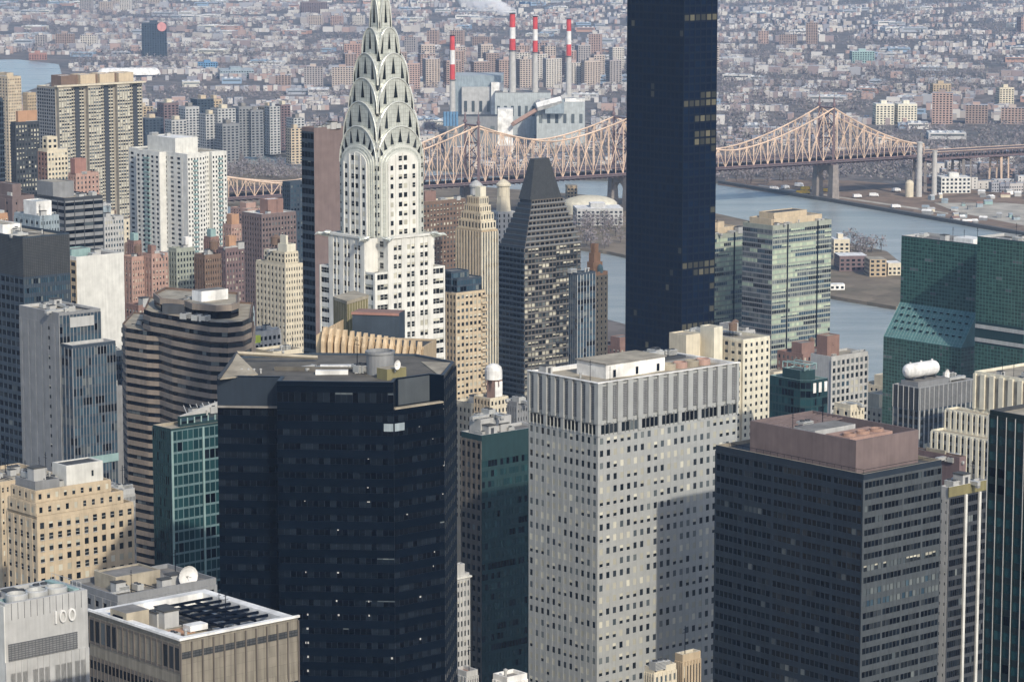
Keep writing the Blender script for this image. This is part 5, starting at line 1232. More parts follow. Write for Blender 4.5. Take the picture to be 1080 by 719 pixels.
# --- left edge and left middle
gen('dark_curtain_tower','tall dark grey glass tower with a ribbed louvre crown at the left edge',24,250,1150,-60,73,'steel_blue',20,18,3.5,44,.9,.55,'blue','dim','roof_tan',louv=14,louvm='louvre_dark',span='steel_blue',clut=8,ph=(.1,.5,.3,.6,3,'roof_white'))
def grey4():
    b = Bld('grey_slab_tower','grey stone slab tower joined to a blue gridded glass wing',62,330,985,20,106); H, W, D = b.H, b.W, b.D
    b.block(0,W,0,D,0,H,'grey','roof_tan',1,rimm='pale_grey'); f = 3.3
    zb = H-34*f; b.face((0,0),(W,0),zb,H-1,12,34,.84,.66,'grey','steel_blue',.2,.1,'blue',ext=.25)
    b.p('blank_panel').box(4,W-3,-.5,-.3,b.z(345)-.5,b.z(336),'pale_grey')
    b.face((0,D),(0,0),zb,H-4,6,33,.25,.35,'grey',None,.12,.06,'dark',keep=lambda u,z: D*.72<u<D*.86)
    z2 = b.z(362); b.block(.4,W+1,-7,-.02,0,z2,'steel_blue','roof_grey',1,part='glass_wing',rimm='pale_grey'); b.face((.4,-7),(W+1,-7),z2-30*f,z2-1,14,30,.84,.72,'grey','steel_blue',.2,.1,'blue',ext=.25,part='glass_wing')
    b.face((.4,-.3),(.4,-7),z2-30*f,z2-1,3,30,.8,.7,'grey','steel_blue',.2,.1,'blue',part='glass_wing')
    b.p('pale_floor').box(.4,W+1,-7.5,-7.28,z2-12.2*f,z2-11.4*f,'pale_teal')
    b.clutter(2,W-2,3,D-3,H-1,8); b.done()
grey4()
gen('white_gable_block','cream block showing a blank white end wall, left side',80.5,271,1270,55,130.5,'white',8,4,3.3,22,.75,.5,'dim','dim','roof_grey',blankS=1,ph=(.05,.45,.3,.7,2.5,'pale_teal'),clut=2,wallW='tan',dp=.3)
gen('dark_band_office','dark office block with pale horizontal bands behind the left edge tower',68,209,1500,34,108,'dark_grey',4,5,3.5,22,.93,.5,'dim','dim','roof_tan',ph=(.0,.55,.35,.85,7,'grey'),span='grey',clut=5)
gen('pale_grid_block','pale grey gridded block right of the dark banded office',110,229,1600,100,130,'pale_grey',7,3,3.1,20,.55,.5,'grey',clut=4,ph=(.1,.5,.3,.8,5,'plant_blue'))
gen('maroon_wall_block','plain maroon brick block at the left edge above the louvred tower',13,207,1440,-20,36,'maroon',3,3,4,12,.2,.3,'dark',clut=2,ph=(.3,.7,.2,.7,5,'maroon'))
b = gen('pale_blue_plant_block','pale blue stepped rooftop building behind the left edge tower',42,228,1320,15,62,'plant_blue',7,5,3.3,8,.5,.45,'grey',roof='plant_pale',ph=(.1,.9,.2,.7,6,'roof_white'),clut=6)
gen('orange_stub_block','small orange brick block at the far left edge',0,225,1380,-20,8,'orange_brick',3,2,3.6,10,.5,.5,'dark',clut=1)
gen('far_left_navy_slab','thin slice of a navy glass slab at the left edge',-8,104,1900,-30,3,'steel_blue',5,4,3.5,30,.8,.7,'navy',clut=0)
gen('grey_tower_block','dark grey apartment tower with an orange penthouse, far left',16,129,2000,11,41,'dark_grey',8,3,3.0,36,.55,.55,'apt','dim',ph=(.15,.95,.1,.6,7,'orange_brick','roof_tan'),clut=2)
gen('cream_stepped_tower','cream stepped tower with a brick side wall, far left',50,158,1900,40,71,'cream',6,3,3.1,28,.55,.5,'grey','dark',wallW='brick',steps=[(.05,.55,.1,.6,8,'cream','roof_tan',2)],clut=2)
gen('pink_brick_tower','pink brick apartment tower standing before the beige ribbed twin slab',80,183,1880,72,104,'pink_brick',6,3,3.0,26,.4,.5,'dark','dark',ph=(.0,.5,.1,.7,9,'red_brick'),clut=2)
gen('edge_apartment_slab','hazy beige apartment slab at the far left edge beside the bay',8,81,2900,-10,22,'beige',8,6,2.9,40,.5,.5,'grey',clut=2,ph=(.2,.7,.2,.7,3,'beige'))
gen('hazy_grey_slab','small pale slab rising between two towers at the far left',29,98,2700,24,38,'tan',5,4,2.9,30,.5,.5,'grey',clut=1)
def ribbed1():
    mat('drab', (.30,.27,.22)); mat('pale_beige', (.50,.47,.38))
    b = Bld('beige_ribbed_tower','wide beige residential twin slab with a ribbed facade and brown rooftop rooms',58,92,2450,39,150); H, W, D = b.H, b.W, b.D
    b.block(0,W,0,D,0,H,'drab','roof_white',1,rimm='cream'); f = 2.75; nf = 48
    nb = 6; q = W/nb
    for i in range(nb):
        y = -3.5 if i % 2 == 0 else 0; wl = 'drab'
        if y: b.block(q*i+q*.06,q*(i+1)-q*.06,y,-.02,0,H-.01,wl,'roof_white',.8,part='rib')
        b.face((q*i+q*.06,y),(q*(i+1)-q*.06,y),H-1.5-f*nf,H-1.5,5,nf,.74,.56,'drab','pale_beige',.3,.18,'apt' if y else 'dim')
        if not y: b.p('dark_strip').box(q*i+q*.30,q*i+q*.62,-.5,-.32,H-f*nf,H-1,'dark_grey')  # proud dark strip painting the shade of a recess between ribs
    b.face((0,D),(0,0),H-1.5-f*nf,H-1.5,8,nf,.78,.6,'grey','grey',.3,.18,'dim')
    b.p('cornice').box(-.8,W+.5,-4.4,0,H+.02,H+1.3,'cream')
    for i in range(4): b.block(W*(.10+.22*i),W*(.10+.22*i)+W*.17,D*.15,D*.7,H-1,H+8.5,'beige' if i else 'brown','roof_white',.4,part='penthouse')
    b.block(W*.12,W*.9,D*.3,D*.6,H-1,H+8.3,'brown','roof_white',.4,part='penthouse'); b.clutter(W*.1,W*.8,D*.75,D*.9,H-1,5); b.done()
ribbed1()
def white2():
    b = Bld('white_balcony_tower','bright white residential tower with stacked balconies and a white rooftop box',192,162,1900,136,236); H, W, D = b.H, b.W, b.D
    b.block(0,W,0,D,0,H,'white','roof_tan',1); f = 3.0; nf = 38; zb = H-2-f*nf
    for u0, u1, y in ((-.0,.42,-5.5),(.64,1,-3)):
        b.block(W*u0,W*u1,y,-.02,0,H-.03,'white','roof_tan',.9,part='projecting_bay')
        b.face((W*u0,y),(W*u1,y),zb,H-2,6 if u0==0 else 5,nf,.46,.5,'white',None,.2,.12,'dark',part='projecting_bay')
    b.face((W*.43,0),(W*.63,0),zb,H-2,4,nf,.4,.45,'white',None,.2,.12,'dim')
    b.face((0,D),(0,0),zb,H-2,8,nf,.46,.5,'white',None,.2,.12,'dark')
    b.block(-5,-.02,D*.30,D*.74,0,H-.03,'white','roof_tan',.9,part='projecting_bay'); b.face((-5,D*.74),(-5,D*.30),zb,H-2,5,nf,.5,.5,'white',None,.2,.12,'dark',part='projecting_bay')
    for i in range(nf):
        for x0, y in ((W*.13,-5.5),(W*.78,-3)): b.item('balcony',x0,x0+3.2,y-1.3,y-.21,zb+f*i,zb+f*i+.9,'pale_teal')
        b.item('balcony',-6.2,-5.21,D*.48,D*.58,zb+f*i,zb+f*i+.9,'pale_teal')
    b.block(W*.02,W*.56,D*.14,D*.66,H-1,H+9,'white','roof_white',.4,part='penthouse'); b.place('roof_hatch',W*.3,D*.5,H+8.1,1); b.place('air_unit',W*.1,D*.6,H+8.1,1.5); b.done()
white2()
# --- centre left
b = gen('maroon_slab_tower','tall maroon slab with a dark glass edge, just left of the steel spire',331,135,1180,318,362,'maroon',5,4,3.6,40,.94,.6,'navy','navy','roof_grey',blankS=1,wallW='steel_blue',clut=8,dp=.1,ds=.06)
gen('mauve_brick_block','square mauve brick block with a pale roof edge, left of the maroon slab',276,226,1700,255,312,'maroon',11,8,3.0,30,.5,.5,'dark','dim','roof_white',ph=(.3,.75,.2,.6,7.5,'brick','roof_white'),rimm='pale_grey',clut=2)
gen('slate_apartment_slab','slate blue apartment slab directly behind the mauve brick block',306,192,1950,298,332,'steel_blue',8,4,3.0,26,.6,.5,'blue','dim',clut=3)
def beige14():
    b = Bld('beige_terraced_block','cream terraced apartment building stepping up to a small tower, left of the spire tower',301,279,1420,270,319.5); H, W, D = b.H, b.W, b.D; f = 3.05
    b.block(0,W,0,D,0,H,'cream','roof_tan',1); b.face((0,0),(W,0),H-24*f-1,H-1,7,24,.42,.5,'cream',None,.2,.1,'dark',ext=.2); b.face((0,D),(0,0),H-24*f-1,H-1,8,24,.42,.5,'cream',None,.2,.1,'dark')
    b.block(1.5,W*.9,D*.1,D*.8,H-1,H+5.5,'cream','roof_tan',.8,part='terrace_storey'); b.face((1.5,D*.1),(W*.9,D*.1),H,H+5,5,2,.42,.55,'cream',None,.15,.1,'dark',part='terrace_storey'); b.face((1.5,D*.8),(1.5,D*.1),H,H+5,6,2,.5,.55,'cream',None,.15,.1,'dark',part='terrace_storey')
    b.block(3,W*.8,D*.12,D*.42,H+4.7,H+9,'ivory','roof_tan',.6,part='top_tower'); b.block(4,W*.5,D*.2,D*.4,H+8.4,H+13,'ivory','roof_tan',.4,part='top_tower'); b.clutter(2,W*.6,D*.5,D*.75,H+4.7,3,1); b.done()
beige14()
gen('brown_window_block','brown grid-fronted apartment block right of the spire tower with scattered lit blinds',446,213,1900,436,491,'brown',13,3,3.0,18,.5,.5,'apt','dim','roof_grey',rimm='cream',clut=3,ph=(.1,.35,.2,.7,6,'brick'))
def crown17():
    b = Bld('tan_crown_tower','tan art deco style tower with stepped crown right of the spire tower',508,243,1500,481,525); H, W, D = b.H, b.W, b.D; f = 3.1
    b.block(0,W,0,D,0,H,'tan','roof_tan',1,rimm='cream'); b.face((0,0),(W,0),H-36*f-1,H-1,6,36,.5,.62,'cream','steel_blue',.45,.12,'blue',ext=.45); b.face((0,D),(0,0),H-36*f-1,H-1,9,36,.5,.62,'beige','steel_blue',.45,.12,'blue')
    h = 0
    for i, (t, dh) in enumerate(((.06,4.2),(.12,4),(.2,3.6),(.27,4.2))):
        b.block(W*t,W*(1-t*.6),D*t,D*(1-t),H+h-1,H+h+dh,'cream','roof_tan',.5,part='crown_step'); b.face((W*t,D*t),(W*(1-t*.6),D*t),H+h,H+h+dh,5,1,.5,.6,'cream',None,.2,.1,'dark',part='crown_step'); b.face((W*t,D*(1-t)),(W*t,D*t),H+h,H+h+dh,7,1,.5,.6,'beige',None,.2,.1,'dark',part='crown_step'); h += dh
    b.block(W*.40,W*.75,D*.3,D*.5,H+h-1,H+h+5,'ivory','roof_tan',.3,part='crown_step'); b.done()
crown17()
def pinnacle(name, label, px, pyb, pyt, Y, r, m1, m2):
    X, _, zt = pt(px, pyt, Y); zb = zat(pyb, Y); o = empty(name, (X, Y, 0), .4, label, 'building'); b = MB()
    b.box(-r*1.5,r*1.5,-r*1.5,r*1.5,0,zb-6,m2); b.lathe(0,0,[(r*1.2,zb-6),(r,zb+3)],m1,8); b.build('wall', o)
    b = MB(); b.lathe(0,0,[(r,zb+3),(r*.95,zt-4),(r*1.15,zt-4),(r*1.15,zt-3),(r*.75,zt-1.4),(r*.2,zt)],m1,12); b.build('cupola', o)
    b = MB()
    for k in range(10):
        for s in (-1,1):
            for j in range(4): b.box(-r*1.5+.5+j*r*.75, -r*1.5+1.3+j*r*.75,-r*1.5-.1,-r*1.5-.02,zb-9-k*3.2,zb-7.2-k*3.2,'glass_dark') if s > 0 else b.box(-r*1.5-.1,-r*1.5-.02,-r*1.5+.5+j*r*.75,-r*1.5+1.3+j*r*.75,zb-9-k*3.2,zb-7.2-k*3.2,'glass_dark')
    b.build('window_panes', o)['kind'] = 'stuff'
pinnacle('water_tower_pinnacle','round grey water tower pinnacle below the bridge, right of the spire tower',502,222,190,1850,3.6,'pale_grey','tan')
pinnacle('cupola_tower','slender white tower with an arched cupola behind the tan crown tower',531,212,189,1800,3.9,'cream','pale_grey')
def blue16():
    b = Bld('beige_blue_top_tower','beige apartment tower with stepped blue glass top floors right of the spire tower',481,309,1300,464,512); H, W, D = b.H, b.W, b.D; f = 3.0
    b.block(0,W,0,D,0,H,'beige','roof_grey',.8); b.face((0,0),(W,0),H-44*f,H-.5,7,44,.62,.52,'beige',None,.3,.15,'std',ext=.3); b.face((0,D),(0,0),H-44*f,H-.5,5,44,.6,.52,'tan',None,.3,.15,'dark')
    for i in range(44): b.item('balcony',W-2.8,W+.6,-1.3,-.31,H-44*f+f*i,H-44*f+f*i+.9,'beige')
    h = 0
    for x0,x1,y0,y1,dh in ((.06,.9,.05,.95,6),(.0,.6,.3,1,9)):
        b.block(W*x0,W*x1,D*y0,D*y1,H-.8,H+dh,'steel_blue','roof_grey',.5,part='glass_top'); n = int(dh/3); b.face((W*x0,D*y0),(W*x1,D*y0),H,H+dh-.5,8,n,.9,.7,'steel_blue',None,.12,.08,'blue',part='glass_top'); b.face((W*x0,D*y1),(W*x0,D*y0),H,H+dh-.5,6,n,.9,.7,'steel_blue',None,.12,.08,'dim',part='glass_top')
    b.done()
blue16()
def build_fluted_crown():     # fluted stone crown peeking over the faceted tower
    X, Y, zt = pt(392, 360, 800)
    b = Bld('fluted_crown_building','tan building whose fluted stone crown shows behind the dark faceted tower',360,364,800,W=20,D=14,z=0); o = b.root
    A = pt(340, 352, 802); B = pt(447, 362, 796); o.location = (A[0], A[1], 0); ang = atan2(B[1]-A[1], B[0]-A[0]); o.rotation_euler = (0,0,ang); b.X, b.Y, b.rot = A[0], A[1], ang
    L = hypot(B[0]-A[0], B[1]-A[1]); H = zat(344, 803); Hb = zat(383, 800)
    b.block(0,L,.02,14,0,H-4.5,'tan','roof_dark',.5)
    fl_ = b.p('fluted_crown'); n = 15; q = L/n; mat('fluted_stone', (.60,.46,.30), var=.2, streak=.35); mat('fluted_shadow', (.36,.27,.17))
    for i in range(n):
        x = q*i; bulge = 0; hh = H - .22*i
        fl_.hull([(x+q*.08,-2.6,Hb-12),(x+q*.66,-2.6,Hb-12),(x+q*.80,0,Hb-12),(x,0,Hb-12)], [(x+q*.12,-2.2,hh-3.5),(x+q*.62,-2.2,hh-3.5),(x+q*.80,0,hh-3.5),(x,0,hh-3.5)], 'fluted_stone', cap=False)
        fl_.hull([(x+q*.12,-2.2,hh-3.5),(x+q*.62,-2.2,hh-3.5),(x+q*.80,0,hh-3.5),(x,0,hh-3.5)], [(x+q*.2,-.5,hh),(x+q*.6,-.5,hh),(x+q*.7,.5,hh),(x+q*.1,.5,hh)], 'fluted_stone')
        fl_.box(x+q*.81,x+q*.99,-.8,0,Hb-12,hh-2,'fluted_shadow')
    for i in range(5):
        y = 1+4.2*i; fl_.hull([(-2.4,y,Hb-12),(0,y-.4,Hb-12),(0,y+3.4,Hb-12),(-2.4,y+2.8,Hb-12)], [(-2,y,H-2.5),(0,y-.4,H-1),(0,y+3.4,H-1),(-2,y+2.8,H-2.5)], 'fluted_stone')
    # olive metal box and red-edged low roof
    def at(px, Yw): x = (px-540)/FPX*(Yw*CT+(EYE-H)*ST); dx, dy = x-A[0], Yw-A[1]; c, s = cos(ang), sin(ang); return (c*dx+s*dy, -s*dx+c*dy)
    c = at(352,835); z1 = zat(316, 835); d = at(366,826); e = at(388,838); q_ = [c, d, e, (e[0]-d[0]+c[0], e[1]-d[1]+c[1])]
    pb_ = b.p('olive_plant_box'); pb_.hull([(x,y,H-8) for x,y in q_], [(x,y,z1) for x,y in q_], 'olive')
    for P, Q in ((c,d),(d,e)):
        for k in range(9):
            t = k/8; x, y = P[0]+(Q[0]-P[0])*t, P[1]+(Q[1]-P[1])*t; pb_.tube((x,y-.08,H-8),(x,y-.08,z1+.2),.12,'roof_tan',4)
    pb_.hull([(x,y,z1+.01) for x,y in offset(q_,.2)], [(x,y,z1+.9) for x,y in offset(q_,.2)], 'roof_tan')
    c = at(395,818); b.p('low_plant_room').box(c[0]-6,c[0]+7,c[1]-1,c[1]+6,H-6,H+1.6,'steel_blue','brick'); b.p('low_plant_room').box(c[0]-6.2,c[0]+7.2,c[1]-1.3,c[1]-1.01,H+1,H+1.7,'red_brick')
    b.done()
build_fluted_crown()
# --- centre right
def teal32():
    b = Bld('green_brown_block','low block half brown brick, half dark teal glass, left of the metal panelled tower',508,459,980,486.5,572); H, W, D = b.H, b.W, b.D; f = 3.4
    b.block(0,W,0,D,0,H,'teal_panel','roof_grey',1,rimm='pale_grey'); b.face((0,0),(W,0),H-34*f,H-8,20,31,.92,.6,'teal_panel','teal_panel',.12,.1,'teal',ext=.12,skip=.25)
    b.face((0,D),(0,0),H-34*f,H-2,4,33,.6,.5,'umber','umber',.3,.15,'dim')
    b.block(W*.1,W*.6,D*.35,D*.9,H-1,H+4.5,'pale_grey','roof_grey',.5,part='penthouse'); b.clutter(2,W*.7,2,D*.5,H-1,9); b.clutter(W*.12,W*.58,D*.4,D*.85,H+4,5); b.done()
teal32()
def tanks_block():
    b = Bld('white_domed_block','small cream building with a white water tank and a red trimmed tower',517,420,1150,500,536); H, W, D = b.H, b.W, b.D; f=3.2
    b.block(0,W,0,D,0,H,'cream','roof_grey',.8); b.face((0,0),(W,0),H-12*f,H-.5,5,12,.5,.5,'cream',None,.2,.1,'dark',ext=.2); b.face((0,D),(0,0),H-12*f,H-.5,5,12,.5,.5,'beige',None,.2,.1,'dark')
    b.block(W*.35,W*.75,D*.1,D*.6,H-.8,b.z(403),'pink_brick','roof_tan',.3,part='tower'); b.p('tower').box(W*.35-.02,W*.75,D*.1-.2,D*.1-.03,H,b.z(404),'roof_white')
    z = b.z(402); b.p('water_tank').lathe(W*.5,D*.35,[(3.4,z),(3.4,z+3.5),(3,z+4.8),(1.6,z+5.8),(.2,z+6.1)],'roof_white',16)
    for k in range(8): b.p('tank_leg').tube((W*.5+3.2*cos(k*pi/4),D*.35+3.2*sin(k*pi/4),z-2.6),(W*.5+3.2*cos(k*pi/4),D*.35+3.2*sin(k*pi/4),z),.2,'brick',4)
    b.done()
tanks_block()
gen('small_grey_gable','small grey gabled block between the white tank and the metal tower',545,424,1120,535,556,'grey',4,4,3.3,8,.4,.4,'dark',clut=3)
gen('cream_corner_block','narrow cream strip of a building right of the faceted tower',497,425,1180,480,509,'cream',4,4,3.3,14,.5,.5,'dark',clut=2)
gen('deco_white_block','slim white art deco block between the dark towers at the bottom',481,606,900,474,495,'pale_grey',4,2,3.1,20,.5,.55,'dark',clut=0,steps=[(.0,.7,.1,.8,3,'pale_grey','roof_grey',0)],cornice='white')
def deco_tower19():
    b = Bld('blue_glass_slab','narrow blue glass slab at the right side of the dark pyramid tower',609,288,1500,600,628); b.block(0,b.W,0,b.D,0,b.H,'steel_blue','roof_grey',.8); b.face((0,0),(b.W,0),b.H-34*3.1,b.H-1,6,34,.84,.66,'pale_grey','steel_blue',.15,.1,'blue',ext=.15); b.face((0,b.D),(0,0),b.H-34*3.1,b.H-1,4,34,.84,.66,'grey','steel_blue',.15,.1,'blue'); b.clutter(1,b.W-1,1,b.D-1,b.H-.8,3); b.done()
    c = Bld('orange_brick_tower','orange brick tower with a ribbed orange cap beside the river',628,287,1640,618,641); H,W,D = c.H,c.W,c.D
    c.block(0,W,0,D,0,H,'terracotta','roof_tan',.8,rimm='cream'); c.face((0,0),(W,0),H-32*3.1,H-2,3,32,.3,.5,'tan',None,.15,.1,'dark',ext=.15); c.face((0,D),(0,0),H-32*3.1,H-2,3,32,.35,.5,'terracotta',None,.15,.1,'dark')
    for k in range(3): c.block(W*(.05+.1*k),W*(.8-.12*k),D*(.3+.06*k),D*(.95-.06*k),H-.8+5*k,H+5+5*k,'terracotta','roof_tan',.3,part='cap')
    c.p('green_dome').lathe(W*.5,D*.15,[(1.6,H-.8),(1.6,H+2),(1.2,H+3.2),(.1,H+4)],'pale_teal',12); c.done()
deco_tower19()
def beige22():
    b = Bld('cream_setback_block','cream stepped apartment building with rooftop towers behind the metal panelled tower',784,358,1230,722,812); H, W, D = b.H, b.W, b.D; f = 3.15
    b.block(0,W,0,D,0,H,'ivory','roof_tan',1); b.face((0,0),(W,0),H-30*f,H-1,5,30,.40,.48,'ivory',None,.2,.1,'dark',ext=.2); b.face((0,D),(0,0),H-30*f,H-1,9,30,.5,.48,'cream',None,.2,.1,'std')
    # western wings, lower
    z1 = b.z(384,-9,2); b.block(-12,-.02,1,D,0,z1,'ivory','roof_tan',.9,part='side_wing'); b.face((-12,1),(-.3,1),z1-26*f,z1-1,4,26,.6,.5,'ivory',None,.2,.1,'std',ext=.2,part='side_wing'); b.face((-12,D),(-12,1),z1-26*f,z1-1,9,26,.5,.5,'cream',None,.2,.1,'std',part='side_wing')
    z2 = b.z(378,-20,12); b.block(-24,-12.02,8,D+4,0,z2,'cream','roof_tan',.9,part='side_wing'); b.face((-24,8),(-12.3,8),z2-20*f,z2-1,4,20,.6,.5,'ivory',None,.2,.1,'std',part='side_wing')
    b.block(-21,-13,12,22,z2-.9,b.z(352,-18,14),'cream','roof_tan',.5,part='roof_tower'); b.block(-9,-4,8,16,z1-.9,b.z(344,-4,8),'ivory','roof_tan',.5,part='roof_tower'); b.block(-14,-6,16,26,z1-.9,b.z(354,-10,16),'beige','roof_grey',.5,part='roof_tower')
    b.p('green_awning').box(-11,-2,-.2,1-.02,z1-6,z1-3.6,'pale_teal')
    b.place('water_tank',W*.5,D*.4,H-1,.8); b.clutter(2,W-2,D*.4,D*.9,H-1,6); b.clutter(-22,-14,24,D,z2-.9,4); b.done()
beige22()
def teal23():
    b = Bld('teal_chamfer_block','dark teal glass block with a faceted open crown, right of the cream stepped one',850,402,1180,812,873); H, W, D = b.H, b.W, b.D; f = 3.4; zc = b.z(402)
    poly = [(0,3),(3,0),(W,0),(W,D),(0,D)]
    b.prism(poly,0,H,'teal_panel','roof_grey',.8,rimm='pale_teal'); b.face((3,0),(W,0),H-26*f,H-.5,9,26,.9,.75,'teal_panel','teal_panel',.12,.1,'teal'); b.face((0,D),(0,3),H-26*f,H-.5,10,26,.9,.75,'teal_panel','teal_panel',.12,.1,'teal'); b.face((0,3),(3,0),H-26*f,H-.5,2,26,.9,.75,'teal_panel',None,.1,.08,'teal')
    for k in range(3): b.p('white_panel').box(4+k*3.2,5.6+k*3.2,-.3,-.16,H-5.2,H-1.2,'roof_white')
    zt = b.z(381,2,D*.5); b.prism(offset([(0,4),(4,1),(W*.75,1),(W*.75,D*.8),(0,D*.8)],-1.5),H-.8,H+3.6,'teal_panel','roof_dark',.5,part='crown',rimm='pale_teal')
    fr = b.p('crown_frame')
    for x in (2, W*.36, W*.68):
        fr.tube((x,2.5,H+3.6),(x,2.5,H+6),.25,'pale_teal',4); fr.tube((x,D*.74,H+3.6),(x,D*.74,H+6),.25,'pale_teal',4); fr.tube((x,2.5,H+6),(x,D*.74,H+6),.25,'pale_teal',4)
    fr.tube((2,2.5,H+6),(W*.36,D*.35,H+2),.25,'pale_teal',4); fr.tube((W*.68,2.5,H+6),(W*.36,D*.35,H+2),.25,'pale_teal',4); fr.tube((2,2.5,H+6),(W*.68,2.5,H+6),.25,'pale_teal',4); b.done()
teal23()
b = gen('brick_grid_block','pink brick block with a grey gridded front and a brick rooftop box by the river',877,376,1370,855,915.5,'pale_grey',8,5,3.4,24,.62,.62,'grey','dark','roof_tan',wallW='pink_brick',span='pale_grey',ph=(.02,.35,.25,.75,9,'brick','roof_tan'),clut=5,blankW=1,dp=.4)
gen('tan_rooftop_box','small tan block with square vents just behind the maroon penthouse',897,427,1010,880,911,'cream',4,2,3,6,.4,.4,'dark',clut=1,louv=0)
# --- bottom left
def beige9():
    b = Bld('beige_brick_block','sunlit beige brick block with a white penthouse, lower left',39,545,820,7,140.5); H, W, D = b.H, b.W, b.D; f = 3.15; nf = 22; zb = H-1-f*nf
    b.block(0,W,0,D,0,H,'beige','roof_grey',1); rows = None
    def dbl(L, n, m=1.0):
        q = L/n; return [(q*(i+.26), q*(i+.74)) for i in range(n)]
    b.face((0,0),(W,0),zb,H-.8,0,0,0,0,'beige','beige',.25,.12,'sash',cols=dbl(W,11),rows=[(zb+f*(i+.20),zb+f*(i+.75)) for i in range(nf)],ext=.25)
    b.face((0,D),(0,0),zb,H-.8,0,0,0,0,'beige','beige',.25,.12,'sash',cols=dbl(D,5),rows=[(zb+f*(i+.20),zb+f*(i+.75)) for i in range(nf)])
    h = 0
    for x0,x1,y0,y1,h0,h1,n in ((.0,.90,.02,.95,0,3.6,10),(.02,.80,.10,.9,3.6,7.0,9)):
        b.block(W*x0,W*x1,D*y0,D*y1,H-1+h0,H+h1,'beige','roof_grey',.7,part='setback_storey'); b.face((W*x0,D*y0),(W*x1,D*y0),H+h0+.1,H+h1-.3,n,1,.36,.5,'beige',None,.18,.1,'sash',part='setback_storey'); b.face((W*x0,D*y1),(W*x0,D*y0),H+h0+.1,H+h1-.3,4,1,.36,.5,'beige',None,.18,.1,'sash',part='setback_storey')
    b.block(W*.36,W*.74,D*.16,D*.62,H+6.3,H+12.5,'white','roof_dark',.3,part='penthouse'); b.p('penthouse_window').box(W*.62,W*.64,D*.16-.08,D*.16-.02,H+8.6,H+10.2,'glass_dark')
    b.block(W*.05,W*.30,D*.2,D*.85,H+6.3,H+9.2,'grey','roof_dark',.3,part='plant_room'); b.clutter(W*.06,W*.3,D*.25,D*.8,H+8.9,6); b.clutter(W*.3,W*.36,D*.2,D*.8,H+6.3,4); b.done()
    c = Bld('beige_rear_block','beige brick block with a flat grey roof at the left edge',0,508,900,-40,60.5); H, W, D = c.H, c.W, c.D
    c.block(0,W,0,D,0,H,'beige','roof_tan',1); c.face((0,0),(W,0),H-40,H-1,12,12,.35,.45,'beige',None,.2,.1,'sash'); c.clutter(4,W-3,3,D-3,H-1,12); c.done()
beige9()
gen('grey_louvred_block','low grey stone block behind the beige brick one',130,516,930,74,142,'pale_grey',8,6,3.4,12,.55,.4,'dim',clut=6)
gen('narrow_grey_wall','narrow plain grey wall between the blue gridded tower and the wavy bands',116,408,1090,105,129,'grey',3,3,3.5,14,.2,.3,'dark',clut=2,blankS=1)
gen('low_navy_block','low navy glass block under the white blank wall',112,371,1180,100,130,'steel_blue',6,4,3.5,14,.8,.6,'navy',clut=2)
def build_numbered():
    b = Bld('numbered_tower','pale grey tower lettered 100 with round cooling fans on its roof, bottom left',5,637,655,-30,92); H, W, D = b.H, b.W, b.D
    zl = b.z(672,W/2,0); b.block(0,W,0,D,0,H,'pale_grey','roof_dark',2.4,rim=.9)
    for i in range(1,13): b.p('panel_joint').box(W/13*i-.04,W/13*i+.04,-.06,0,b.z(655),H-.1,'dark_grey')
    b.p('louvre').box(.6,W*.86,-.3,-.02,b.z(677,W/2,0)-2.6,b.z(664,W/2,0)-1.6,'louvre')
    f = 3.7; zt = b.z(690,W/2,0); nf = 12; b.face((0,0),(W,0),zt-f*nf,zt,0,0,0,0,'pale_grey',None,.3,.12,'dim',cols=[(W*(k+.04+.038*j*1.9),W*(k+.10+.038*j*1.9)) for k in (.0,.27,.54,.78) for j in range(3) if k+.10+.072*j < .995],rows=[(zt-f*(i+1)+1,zt-f*(i+1)+2.7) for i in range(nf)],ext=.3)
    b.p('white_side').obox((0,D),-pi/2,0,D-.02,.01,.3,0,H-.5,'white')
    # numerals built as solid strokes
    nm = b.p('numerals'); zc = b.z(648,W*.75,0); hh = 2.9
    def strokes(cx, kind):
        if kind == '1': nm.box(cx-.2,cx+.2,-.55,-.05,zc-hh/2,zc+hh/2,'roof_white'); return
        n = 22; ro = [(cx+.95*cos(2*pi*i/n), zc+hh/2*sin(2*pi*i/n)) for i in range(n)]; ri = [(cx+.58*cos(2*pi*i/n), zc+(hh/2-.38)*sin(2*pi*i/n)) for i in range(n)]
        for i in range(n):
            j = (i+1) % n; nm.hull([(ro[i][0],-.05,ro[i][1]),(ro[j][0],-.05,ro[j][1]),(ri[j][0],-.05,ri[j][1]),(ri[i][0],-.05,ri[i][1])], [(ro[i][0],-.55,ro[i][1]),(ro[j][0],-.55,ro[j][1]),(ri[j][0],-.55,ri[j][1]),(ri[i][0],-.55,ri[i][1])], 'roof_white')
    xc = b.xs(67,0); strokes(b.xs(57.5),'1'); strokes(b.xs(65),'0'); strokes(b.xs(74.5),'0')
    for i in range(3): b.p('cooling_fan').lathe(5.5+i*5.2,D*.28,[(2.5,H-2.4),(2.5,H+.8),(2.2,H+1),(2.2,H+.2)],'light_metal',22)
    for i in range(7): b.p('pipe_rack').tube((1.5,2+i*1.1,H-1.2),(W-2,2+i*1.1,H-1.2),.18,'pale_teal',6)
    for i in range(8): b.p('roof_rail').tube((W-1.0,1+i*D/8,H),(W-1.0,1+i*D/8,H+1.6),.07,'light_metal',4)
    b.p('roof_rail').tube((W-1,1,H+1.6),(W-1,D-1,H+1.6),.07,'light_metal',4); b.p('gantry').box(W-3,W-1.5,1,D-1,H-.4,H+.3,'pale_teal')
    b.clutter(3,W-4,D*.5,D*.9,H-2.4,9); b.done()
build_numbered()
